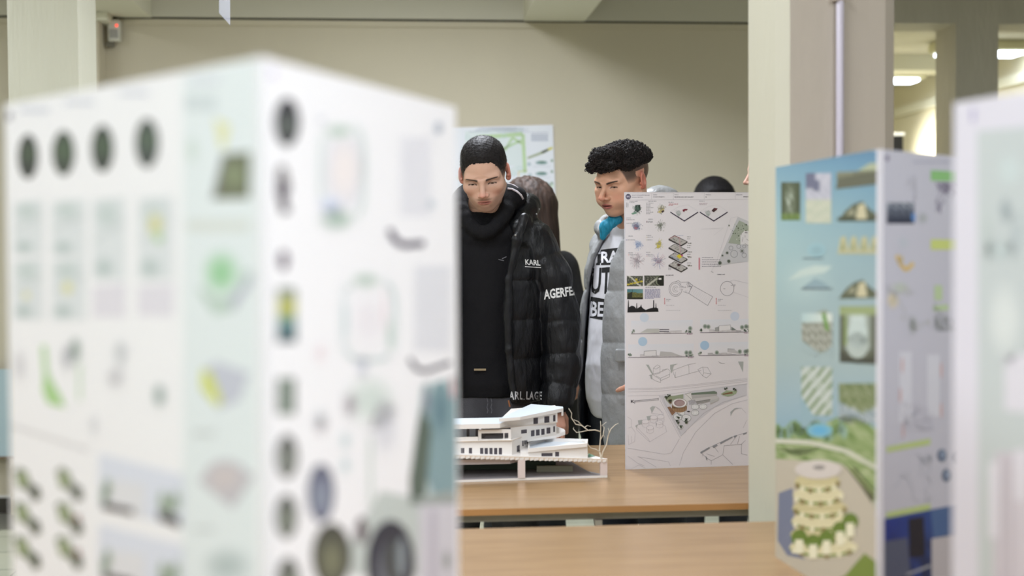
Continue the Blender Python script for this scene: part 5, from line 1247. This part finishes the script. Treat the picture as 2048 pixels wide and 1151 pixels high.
def flowA(P): f=np.zeros_like(P); f[:,1]=-np.where(P[:,2]>.06,1,.25); f[:,2]=-np.where(P[:,2]>.06,.1,1); return f
hv,hq,hc=hr; hair_obj(P1,MA,hr,strands(hr,11000,.0050,.00035,None,3,flowA)); eyes(P1,MA,pA)
M_HOOD=mat('black_cotton',(19,19,22),.9,bump=.25,bscale=260,spec=.25)
M_PUFF=mat('black_nylon',(17,18,21),.44,bump=.7,bscale=40,stretch=(1,1,.4),spec=.32)
# hoodie
F=Field((-.30,4.04,.86),(.12,4.42,1.64),.005)
F.stack([(.885,-.092,4.235,.158,.110),(.93,-.092,4.235,.168,.120),(1.0,-.092,4.235,.165,.116),(1.2,-.092,4.232,.168,.120),(1.35,-.092,4.23,.165,.110),(1.43,-.092,4.225,.125,.090),(1.49,-.092,4.215,.085,.075)])
tt=np.linspace(0,2*PI,21)
F.chain([(-.090+.080*math.sin(t)*(1-.15*max(0,-math.cos(t))),4.192+.088*math.cos(t),1.518+.048*math.cos(t)-.050*max(0,-math.cos(t))**1.6) for t in tt],[.027+.010*math.cos(t) for t in tt],.012)
F.chain([(-.090+.122*math.sin(t),4.215+.080*math.cos(t),1.470+.045*math.cos(t)-.028*max(0,-math.cos(t))**2) for t in tt],[.020+.006*math.cos(t) for t in tt],.022)
F.ell((-.09,4.285,1.47),(.095,.055,.07),.03)
F.ell(W(1026,392,4.225),(.045,.045,.036),.03)
hood,_,_=garment('hoodie',P1,F,M_HOOD,.0035,34,(1,1,.55),3)
# jacket
SEC=[(.868,-.092,4.245,.188,.150),(.89,-.092,4.245,.200,.166),(1.1,-.092,4.243,.204,.170),(1.28,-.092,4.242,.204,.165),(1.37,-.092,4.24,.188,.140),(1.43,-.092,4.235,.150,.112),(1.49,-.092,4.235,.11,.095)]
zs=1.267; sp_=.1265
def baf(x,y,z,u,v): return band((z-zs)*PI/sp_,.011,.32)-.006+0*x+0*y
F=Field((-.44,4.0,.84),(.30,4.46,1.60),.0045)
F.stack(SEC,mod=baf)
F.stack([(a,b,c,d-.026,e-.026) for a,b,c,d,e in SEC],.004,'s',ext=.1)
zz=np.array([.86,.888,1.047,1.27,1.397,1.47,1.56]); xr=np.array([-.004,-.006,-.024,-.020,.006,.030,.045]); xl=np.array([-.18,-.18,-.165,-.17,-.19,-.205,-.22])
F.op(lambda x,y,z: np.maximum(np.maximum(x-np.interp(z,zz,xr),np.interp(z,zz,xl)-x),y-4.21),(-.26,3.98,.83),(.1,4.25,1.62),.012,'s')
F.chain([(-.09+.128*math.sin(t),4.225+.105*math.cos(t),1.465+.045*math.cos(t)) for t in np.linspace(-2.2,2.2,13)],[.028,.034]+[.038]*9+[.034,.028],.02)
F.ell((-.09,4.345,1.43),(.12,.06,.09),.03)
slv=lambda q: band((q-.075)*PI/.105,.009,.35)-.003
F.chain(armR,[.074,.066,.063,.060,.050],.006,mod=slv); F.chain(armL,[.074,.066,.063,.060,.050],.006,mod=slv)
F.ell(W(1052,410,4.29),(.052,.055,.042),.05)
# flap edge roll along the opening
for xx in (xr,): F.chain([(a+.010,4.075+.02*(b>1.42)+.05*max(0,b-1.44)/.1,b) for a,b in zip(xx[1:-1],zz[1:-1])],[.013]*5,.015)
jak,JV,JQ=garment('jacket',P1,F,M_PUFF,.0042,55,(1,1,.42),5)
M_LET=mat('white_print',(226,226,224),.5)
lettering('printed_lettering',jak,(JV,JQ),[('KARL',((1050,518),(1080,520),(1081,531),(1051,529)),True),(None,((1050,532),(1082,534),(1082,535.4),(1050,533.4)),False),
  ('AGERFEL',((1087,579),(1153,571),(1155,589),(1088,599)),True)],M_LET,label='white brand lettering on chest and sleeve')
lettering('hem_lettering',jak,(JV,JQ),[(ch,((a,782),(b,782.6),(b-.6,799),(a-.6,798)),True) for ch,a,b in (('A',1018,1029),('R',1030,1039),('L',1040.5,1045.5),('L',1053,1059),('A',1059,1068),('G',1069,1077),('E',1078.5,1084))]+[('.',((1047,796.5),(1049,796.5),(1049,799),(1047,799)),True)],mat('grey_print',(190,190,192),.5),label='grey lettering along the hem')
x_=W(1016,518,4.06); lettering('small_mark',hood,(np.array([v.co[:] for v in hood.data.vertices])+np.array(0.0),np.array([p.vertices[:] for p in hood.data.polygons])) if 0 else (xf(world_of(P1)@hood.matrix_parent_inverse,np.array([v.co[:] for v in hood.data.vertices])),[tuple(p.vertices) for p in hood.data.polygons]),
  [(None,((997,518),(1008,520),(1008,521.5),(997,519.5)),False),(None,((1004,516),(1013,512),(1013,514),(1004,518)),False)],mat('dim_print',(110,110,114),.6))
jbv=BVHTree.FromPolygons([tuple(v) for v in JV],[tuple(q) for q in JQ])
for px,py in ((1078,418),(1073,428),(1031,470)):
    d_=Vector(ray(px,py)).normalized(); h_=jbv.ray_cast(Vector(CAM),d_,9)[0]
    if h_ is None: continue
    o=MB().tube([h_-d_*.003,h_+d_*.004],.0035,M_STEEL,n=10).build('snap_button',jak,True); o.matrix_parent_inverse=world_of(jak).inverted()
q=W(1017,800,4.07); mb=MB().tube([q,q+Vector((.004,-.004,-.02))],.003,mat('brass_pull',(150,100,70),.4,.6),n=8); o=mb.build('zip_pull',jak); o.matrix_parent_inverse=world_of(jak).inverted()
hdV=xf(world_of(P1)@hood.matrix_parent_inverse,np.array([v.co[:] for v in hood.data.vertices])); hbv=BVHTree.FromPolygons([tuple(v) for v in hdV],[tuple(p.vertices) for p in hood.data.polygons])
for pts_,r_ in ((((1014,367),(1022,368),(1030,371),(1036,375)),.0018),(((1015,377),(1024,378),(1034,383),(1042,390),(1046,398)),.0036)):
    PP=[]
    for a,b in pts_:
        d_=Vector(ray(a,b)).normalized(); h_=hbv.ray_cast(Vector(CAM),d_,9)[0]
        PP.append(h_-d_*.001 if h_ is not None else (PP[-1]+(W(a,b,4.15)-PP[-1])*1.0 if PP else W(a,b,4.15)))
    o=MB().tube(PP,r_,mat('white_piping',(214,208,214),.6),n=8).build('white_piping',hood,True); o.matrix_parent_inverse=world_of(hood).inverted()
def jcol(V):
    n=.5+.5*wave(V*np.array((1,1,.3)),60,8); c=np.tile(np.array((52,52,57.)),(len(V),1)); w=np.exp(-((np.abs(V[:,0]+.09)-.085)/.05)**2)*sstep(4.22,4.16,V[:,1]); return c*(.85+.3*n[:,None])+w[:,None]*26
M_DENIM=mat('washed_black_denim',rough=.85,attr=True,bump=.3,bscale=300)
tr1,TV,TQ=trousers(P1,(-.092,4.245),[[(-.175,4.25,.84),(-.19,4.235,.50),(-.19,4.27,.28),(-.19,4.28,.06)],[(-.01,4.25,.84),(.005,4.235,.50),(.01,4.27,.28),(.01,4.28,.06)]],M_DENIM,.935,.158,.112,col=jcol)
for k,dx in enumerate((0,8)):
    tbv=BVHTree.FromPolygons([tuple(v) for v in TV],[tuple(q) for q in TQ]); PP=[]
    for py in range(742,832,6):
        d_=Vector(ray(975+dx+1.2*math.sin(py*.4),py)).normalized(); h_=tbv.ray_cast(Vector(CAM),d_,9)[0]
        if h_ is not None: PP.append(h_)
    if len(PP)>2: o=MB().tube(PP,.0016,mat('denim_stitch',(92,92,98),.8),n=6).build('fly_seam',tr1); o.matrix_parent_inverse=world_of(tr1).inverted()
q=W(960,738.5,4.108); mb=MB().box((q.x-.019,q.y-.002,q.z-.003),(q.x+.019,q.y+.002,q.z+.003),mat('tan_label',(150,134,104),.6)); o=mb.build('hem_label',hood); o.matrix_parent_inverse=world_of(hood).inverted()
M_SHOE=mat('dark_shoe',(30,30,32),.5); shoes(P1,((-.19,4.26),(.01,4.26)),M_SHOE)
# ------------------------------------------------------------------ the man in the grey jacket
sideB=([-.11,-.062,-.052,-.044,-.02,.0,.045,.08,.12],[.075,.070,.04,.000,-.002,.006,-.035,-.05,-.055])
lineB=([-.11,-.07,-.058,-.045,-.036,-.01,.03,.06,.12],[.060,.058,.056,.050,.042,.045,.048,.046,.030])
def thB(x,y,z,b): return np.clip(.003+.021*b/.022,.002,.0215)*(1-.25*sstep(.10,.13,z))
fr=[((0,-.060,.096),(-.02,-.062,.094),.034,.032),((.03,-.045,.098),(-.03,-.050,.094),.032,.032)]+[((x,-.082,.084-abs(x)*.2),(x+dx,-.088,.060+o),.014,.0075) for x,dx,o in ((-.052,-.002,.008),(-.036,-.004,.000),(-.018,-.002,.004),(0,-.004,-.004),(.017,-.002,.002),(.034,.002,.002),(.048,.002,.008))]
pB=dict(skin=(214,166,138),fat=.005,side=sideB,line=lineB,thick=thB,fringe=fr,hairc=(24,21,21),stubble=.12,stache=.22,goatee=.03,browt=.0034,browc=(38,28,26),fade=.62,edge=.35,edgec=(70,58,52),
        nose=1.2,lips=1.25,open=.0022,lipc=(172,104,96),blush=(206,124,108),ear=(200,118,102),nf=330,namp=.0042,gaze=-.5,gazex=.1)
hB=W(1244,363,4.22); MB_=Matrix.Translation(hB)@make_rot(-47,18,2)
nbB=(.405,4.315,1.45)
P2=thing('person','person with curly dark hair in an open grey jacket, beside the plan board','person',(.42,4.34,0))
V,Q,C,hr=headgeo(pB,inv_local(MB_,nbB)); parts=[(xf(MB_,V),Q,C)]
SKB=(208,158,134)
YB=math.radians(-40); uB=np.array((math.cos(YB),math.sin(YB),0)); vB=np.array((-math.sin(YB),math.cos(YB),0)); cB=np.array((.425,4.345,0))
def LB(u,v,z): q=cB+uB*u+vB*v; return (q[0],q[1],z)
aL=[LB(.165,0,1.39),LB(.215,-.01,1.25),LB(.225,-.03,1.10),(.62,4.16,.99),(.50,4.095,.928)]
aR=[LB(-.128,.01,1.375),LB(-.160,.03,1.25),LB(-.172,.035,1.10),LB(-.175,.02,.96),LB(-.175,-.01,.87)]
parts.append(limbs([(aL,[.05,.045,.04,.036,.027]),(aR,[.05,.045,.04,.035,.027]),([LB(-.09,0,.85),LB(-.095,0,.5),LB(-.10,.03,.09)],[.085,.055,.04]),([LB(.09,0,.85),LB(.095,0,.5),LB(.10,.03,.09)],[.085,.055,.04]),([nbB,(.42,4.33,1.36)],[.058,.065])],
  [([(.84,cB[0],cB[1],.15,.11),(1.05,cB[0],cB[1],.15,.12),(1.3,cB[0],cB[1],.15,.10),(1.42,cB[0],cB[1],.08,.06)],YB)],SKB,(.1,4.0,.05),(.85,4.7,1.5)))
parts.append(hand((.478,4.085,.925),(-1,-.06,-.22),(-.1,-1,.25),1,((.35,.5,.3),(.9,.9,.5),(1.0,1.0,.5),(1.1,1.0,.6)),SKB,.98))
parts.append(hand(LB(-.183,-.02,.855),(0,-.05,-1),(-1,-.2,0),1,((.4,.6,.4),(.45,.6,.4),(.5,.6,.45),(.5,.7,.45)),SKB,.95))
V,Q,C=join(parts); mesh_obj('body',V,Q,M_SKIN,P2,C); eyes(P2,MB_,pB)
hv,hq,hc=hr
# curls: many short bent locks rooted on the crop
hn=vnormals(hv,hq); rr=np.random.RandomState(4); cand=np.where((hv[:,2]>.058)&(hn@np.array((0,-.3,.9))>-.45))[0]; sel=rr.choice(cand,2600)
cv=[];cq=[];cc=[]
for i in sel:
    p=hv[i]; n=hn[i]; t=np.cross(n,rr.normal(size=3)); t/=np.linalg.norm(t)+1e-9; b=np.cross(n,t); R_=rr.uniform(.0028,.0058); a0=rr.uniform(0,6.28); r0=rr.uniform(.0008,.0013); base=len(cv); cl_=np.array((30,26,25.))*rr.uniform(.7,1.9)
    K=6
    for k in range(K):
        th=a0+k*.62; c_=p+n*(.0004+.0028*math.sin(k/(K-1)*PI))+(t*math.cos(th)+b*math.sin(th)*.8)*R_; tan=-t*math.sin(th)+b*math.cos(th); sd=np.cross(tan,n)
        for j in range(4):
            g=j*PI/2; cv.append(c_+(n*math.cos(g)+sd*math.sin(g))*r0*(1-.4*k/K)); cc.append(cl_)
    for k in range(K-1):
        for j in range(4): cq.append((base+k*4+j,base+k*4+(j+1)%4,base+(k+1)*4+(j+1)%4,base+(k+1)*4+j))
hv2,hq2,hc2=join([(hv,hq,hc),(np.array(cv),np.array(cq),np.array(cc))]); mesh_obj('hair',xf(MB_,hv2),hq2,M_HAIR,P2,hc2)
# T-shirt
F=Field((.18,4.08,.78),(.70,4.62,1.52),.005)
TS=[(.80,cB[0],cB[1],.168,.140),(.86,cB[0]-.004,cB[1]-.004,.178,.158),(.98,cB[0]-.008,cB[1]-.01,.176,.162),(1.15,cB[0],cB[1]-.004,.172,.145),(1.33,cB[0],cB[1],.168,.120),(1.41,cB[0],cB[1],.125,.09),(1.465,.408,4.32,.075,.07)]
F.stack(TS,rotz=YB)
tee,TV,TQ=garment('t_shirt',P2,F,mat('white_cotton',(232,232,238),.85),.0035,40,(1,1,.55),12)
M_BLKP=mat('black_print',(24,24,26),.7)
lettering('printed_blocks',tee,(TV,TQ),[(None,((1192,500),(1262,492),(1262,528),(1186,530)),False),(None,((1179,592),(1212,598),(1210,640),(1174,634)),False),
    ('UTTA',((1184,536),(1262,530),(1262,588),(1180,588)),True)],M_BLKP,label='black printed blocks and letters on the T-shirt')
lettering('printed_letters',tee,(TV,TQ),[('STRAIGHT',((1172,505),(1300,495),(1300,524),(1172,526)),True),('BEAT',((1182,602),(1240,606),(1240,634),(1180,632)),True)],mat('white_letters',(232,232,238),.8),lift=.0022,label='white letters on the black blocks')
# jacket, open
M_GREY=mat('grey_nylon',(142,145,146),.42,bump=.5,bscale=26,stretch=(1,1,.6),spec=.5); M_GIN=mat('jacket_lining',(24,26,32),.5)
JS=[(.66,cB[0],cB[1],.190,.165),(.70,cB[0],cB[1],.205,.180),(.95,cB[0],cB[1],.208,.186),(1.15,cB[0],cB[1],.198,.172),(1.30,cB[0],cB[1],.186,.148),(1.39,cB[0],cB[1],.150,.120),(1.44,cB[0],cB[1],.12,.10),(1.48,.41,4.33,.095,.09)]
F=Field((.10,3.98,.63),(.84,4.68,1.62),.005)
bg=lambda x,y,z,u,v: band((z-.72)*PI/.17,.010,.5)-.004+0*x+0*y
F.stack(JS,rotz=YB,mod=bg); F.stack([(a,b,c,d-.020,e-.020) for a,b,c,d,e in JS],.004,'s',rotz=YB,ext=.1)
zz=np.array([.62,.80,1.0,1.2,1.33,1.40,1.50]); ur_=np.array([-.012,-.018,-.026,-.022,-.006,.02,.05]); ul_=np.array([-.150,-.150,-.150,-.135,-.11,-.08,-.06])
def opf(x,y,z):
    u=(x-cB[0])*uB[0]+(y-cB[1])*uB[1]; v=(x-cB[0])*vB[0]+(y-cB[1])*vB[1]; return np.maximum(np.maximum(u-np.interp(z,zz,ur_),np.interp(z,zz,ul_)-u),v+.01)
F.op(opf,(.08,3.9,.6),(.84,4.6,1.6),.010,'s')
F.chain(aL,[.076,.070,.066,.062,.048],.022,mod=lambda q: band((q-.02)*PI/.13,.010,.5)-.004); F.chain(aR,[.062,.060,.058,.055,.045],.022,mod=lambda q: band((q-.02)*PI/.13,.010,.5)-.004)
# collar and hood thrown back
cn=np.array((.408,4.325,1.452))
F.chain([(cn[0]+.105*math.sin(t)*uB[0]+.09*math.cos(t)*vB[0],cn[1]+.105*math.sin(t)*uB[1]+.09*math.cos(t)*vB[1],cn[2]+.035*math.cos(t)) for t in np.linspace(-2.35,2.35,13)],[.022]+[.028]*11+[.022],.015)
hd=W(1322,396,4.44); F.ell((hd.x,hd.y,hd.z),(.070,.060,.046),.012); F.ell((hd.x-.02,hd.y,hd.z-.07),(.10,.07,.07),.03)
def gc(V):
    u=(V-cB)@uB; v=(V-cB)@vB; zc=V[:,2]; r=np.sqrt((u/np.interp(zc,[s[0] for s in JS],[s[3]-.010 for s in JS]))**2+(v/np.interp(zc,[s[0] for s in JS],[s[4]-.010 for s in JS]))**2)
    ins=sstep(1.0,.955,r)*(zc<1.40); c=np.tile(np.array((150,152,153.)),(len(V),1)); c=c*(1-ins[:,None])+np.array((26,28,36.))*ins[:,None]
    blk=sstep(-.060,-.075,u)*sstep(1.0,.93,zc)*(v<.06); c=c*(1-blk[:,None])+np.array((34,36,42.))*blk[:,None]; return c
M_GREYA=mat('grey_nylon_shell',rough=.4,attr=True,bump=.8,bscale=34,stretch=(1,1,.6))
jk2,GV,GQ=garment('jacket',P2,F,M_GREYA,.0040,38,(1,1,.7),21,col=gc)
# turquoise lining of the collar
F=Field((.24,4.0,1.34),(.56,4.4,1.56),.0035)
q0=W(1206,474,4.20);q1=W(1212,452,4.195);q2=W(1228,440,4.22);q3=W(1246,434,4.30)
F.chain([q0,q1,q2,q3],[.009,.018,.019,.013],.008)
garment('collar_lining',jk2,F,mat('turquoise_lining',(20,138,172),.6,bump=.9,bscale=70,stretch=(1.5,1.5,.25)),.0035,110,(1,1,.35),31,label='turquoise lining of the collar')
q=W(1243,702,4.14)
o=MB().box((q.x-.02,q.y-.012,q.z-.035),(q.x+.05,q.y+.012,q.z+.008),M_GREY,bev=.006).build('pocket_flap',jk2); o.matrix_parent_inverse=world_of(jk2).inverted()
trousers(P2,(cB[0],cB[1]),[[LB(-.085,0,.84),LB(-.095,0,.50),LB(-.10,.02,.28),LB(-.10,.03,.06)],[LB(.085,0,.84),LB(.095,0,.50),LB(.10,.02,.28),LB(.10,.03,.06)]],mat('navy_trousers',(24,30,42),.8,bump=.2,bscale=200),.93,.165,.125,rz=YB)
shoes(P2,(LB(-.10,.02,0)[:2],LB(.10,.02,0)[:2]),M_SHOE,yaw=YB)
# ------------------------------------------------------------------ people further back, mostly hidden
def back_person(label,cx,cy,hd,yaw,pitch,skin,hairc,coat,trou,hairstyle='short',secs=None,aim=None,rz=0,handat=None,arms=True):
    t=thing('person',label,'person',(cx,cy,0)); M=Matrix.Translation(Vector(hd))@make_rot(yaw,pitch,0)
    p=dict(skin=skin,side=sideB,line=lineA,thick=lambda x,y,z,b: np.clip(.002+.02*b/.03,.0015,.016),hairc=hairc,blush=tuple(k*.88 for k in skin),ear=tuple(k*.9 for k in skin),lipc=(182,120,108),stubble=.1,stache=0,goatee=0)
    nb=(cx+(hd[0]-cx)*.4,cy+(hd[1]-cy)*.4,hd[2]-.165)
    V,Q,C,hr=headgeo(p,inv_local(M,nb),.0034); parts=[(xf(M,V),Q,C)]
    zsh=hd[2]-.24; ca,sa=math.cos(rz),math.sin(rz)
    L=lambda u,v,z:(cx+u*ca-v*sa,cy+u*sa+v*ca,z)
    ar=[[L(s*.155,0,zsh+.02),L(s*.19,0,zsh-.12),L(s*.20,-.01,zsh-.28),L(s*.20,-.05,zsh-.40),L(s*.19,-.12,zsh-.49)] for s in (-1,1)]
    if handat is not None: ar[1][3]=tuple((np.array(handat)+np.array(ar[1][2]))/2+np.array((.01,0,0))); ar[1][4]=handat
    lg=[[L(s*.085,0,.80),L(s*.09,-.01,.48),L(s*.095,.02,.26),L(s*.095,.03,.06)] for s in (-1,1)]
    parts.append(limbs([(a,[.046,.042,.037,.033,.026]) for a in ar]+[(l,[.08,.055,.045,.04]) for l in lg]+[([nb,L(0,0,zsh)],[.05,.055])],[([(.82,cx,cy,.13,.09),(1.1,cx,cy,.12,.085),(zsh-.05,cx,cy,.13,.09),(zsh+.05,cx,cy,.07,.06)],rz)],skin,(cx-.4,cy-.36,.05),(cx+.4,cy+.32,hd[2]-.05),.013))
    for i,s in enumerate((-1,1)):
        w=np.array(ar[i][4]); d=w-np.array(ar[i][3]); d/=np.linalg.norm(d); parts.append(hand(w+d*.01,d+np.array((0,0,-.6)),(s*.6,-.5,.5),s,((.4,.5,.4),)*4,skin,.92,h=.004))
    V,Q,C=join(parts); mesh_obj('body',V,Q,M_SKIN,t,C); eyes(t,M,p)
    if hairstyle=='long':
        H=Field((-.16,-.15,-.34),(.16,.20,.17),.0045); H.ell((0,.022,.035),(.090,.108,.098)); H.cap((0,.06,.0),(0,.085,-.24),.085,.060,.04)
        for s in (-1,1): H.cap((s*.070,.01,.0),(s*.085,.02,-.26),.036,.028,.03)
        H.ell((0,-.085,-.04),(.058,.06,.095),.02,'s'); hv,hq=H.mesh(); hv=smoothv(hv,hq,1); hn=vnormals(hv,hq); hv=hv+hn*(wave(hv*np.array((1,1,.12)),150,6)*.003)[:,None]
        s_=(.5+.5*wave(hv*np.array((1,1,.08)),240,7))[:,None]; hc=np.array(hairc,float)*(.7+.7*s_)
    else: hv,hq,hc=hr
    mesh_obj('hair',xf(M,hv),hq,M_HAIR,t,hc)
    m=mat('coat_'+str(coat).replace(', ','_').strip('()'),coat,.7,bump=.2,bscale=60)
    secs=secs or [(.78,.19,.14),(1.0,.185,.14),(zsh-.12,.19,.135),(zsh+.0,.15,.11),(zsh+.07,.08,.08)]
    F=Field((cx-.42,cy-.40,secs[0][0]-.03),(cx+.42,cy+.36,zsh+.16),.0075)
    F.stack([(a,cx,cy,b,c) for a,b,c in secs],rotz=rz); 
    for a in ar: F.chain(a,[.062,.056,.052,.048,.042],.025)
    F.chain([L(.075*math.sin(q),.07*math.cos(q),zsh+.075+.015*math.cos(q)) for q in np.linspace(0,2*PI,13)],[.024]*13,.02)
    garment('coat',t,F,m,.003,40)
    trousers(t,(cx,cy),lg,mat('dark_cloth_trousers',(30,32,38),.85),.90,.15,.11,rz=rz,h=.009); shoes(t,(lg[0][3][:2],lg[1][3][:2]),M_SHOE,h=.009,yaw=rz)
    return t
hw=W(1046,416,5.0)
back_person('person with long dark brown hair in a black coat, behind the puffer jacket wearer','%s'and .045,5.03,(hw.x,hw.y,hw.z-.01),-125,6,(206,160,138),(58,46,40),(20,20,23),None,'long',
   secs=[(.42,.20,.17),(.60,.215,.175),(.9,.215,.165),(1.12,.205,.15),(1.24,.175,.125),(1.32,.12,.09),(1.37,.06,.06)],rz=0,handat=(.262,4.93,.93))
h4=W(1430,413,5.5)
back_person('person behind the plan board, only the top of black hair showing',h4.x,5.58,(h4.x,h4.y,h4.z),10,14,(204,156,132),(22,20,22),(38,40,48),None)
h5=W(1549,340,4.52)
back_person('person almost hidden behind the column, face in profile above the plan board',h5.x+.04,4.60,(h5.x,h5.y,h5.z),-88,10,(210,164,144),(40,32,30),(46,46,54),None,rz=math.radians(-70))
# ================================================================== LIGHT AND CAMERA
def area(name,loc,size,power,col=(1,1,1),rot=(0,0,0)):
    l=bpy.data.lights.new(name,'AREA'); l.shape='RECTANGLE'; l.size,l.size_y=size; l.energy=power; l.color=col
    o=bpy.data.objects.new(name,l); o.location=loc; o.rotation_euler=rot; link(o); return o
NEU=(.915,.955,1.04)
area('ceiling_light',(.1,-.4,2.85),(1.2,1.6),56,NEU)
area('ceiling_light',(-2.4,1.2,2.85),(.4,2.2),55,NEU)
area('ceiling_light',(1.7,.4,2.85),(.4,2.0),56,NEU)
area('ceiling_light',(-.3,2.3,2.85),(.3,1.4),34,NEU)
area('ceiling_light',(-.2,4.9,2.82),(.3,1.2),60,NEU)
area('ceiling_light',(2.6,4.2,2.85),(.3,1.4),24,NEU)
area('ceiling_light',(-2.9,4.2,2.85),(.3,1.4),30,NEU)
area('window_light',(-5.9,1.5,1.6),(4.5,1.8),34,(.90,.95,1.0),(0,math.radians(-90),0))
x,y=XY(3.3,9.9); 
l=bpy.data.lights.new('wall_spot','SPOT'); l.energy=420; l.spot_size=math.radians(62); l.spot_blend=.9; l.color=(1,.96,.84); l.shadow_soft_size=.05
o=bpy.data.objects.new('wall_spot',l); link(o); tx,ty=XY(4.3,10.0); o.location=(x,y,1.6); o.rotation_euler=(Vector((tx,ty,1.85))-Vector((x,y,1.6))).to_track_quat('-Z','Y').to_euler()
x,y=XY(3.0,9.0); area('far_room_light',(x,y,2.6),(1.5,1.5),55,(1,.97,.86))
w=bpy.data.worlds.new('World'); SC.world=w; w.use_nodes=True; w.node_tree.nodes['Background'].inputs[0].default_value=(.8,.85,.9,1); w.node_tree.nodes['Background'].inputs[1].default_value=.25
cam=bpy.data.cameras.new('camera'); cam.sensor_width=36; cam.lens=36*FPX/2048; cam.clip_start=.02; cam.clip_end=60
cam.dof.use_dof=True; cam.dof.focus_distance=3.93; cam.dof.aperture_fstop=cam.lens/1000/.025
co=bpy.data.objects.new('camera',cam); COL.objects.link(co)
R3=Matrix((cR,cU,-cF)).transposed(); co.matrix_world=Matrix.Translation(Vector(CAM))@R3.to_4x4()
SC.camera=co
vs=SC.view_settings; vs.view_transform='Standard'; vs.look='None'; vs.gamma=1; vs.use_curve_mapping=False; vs.exposure=0.0
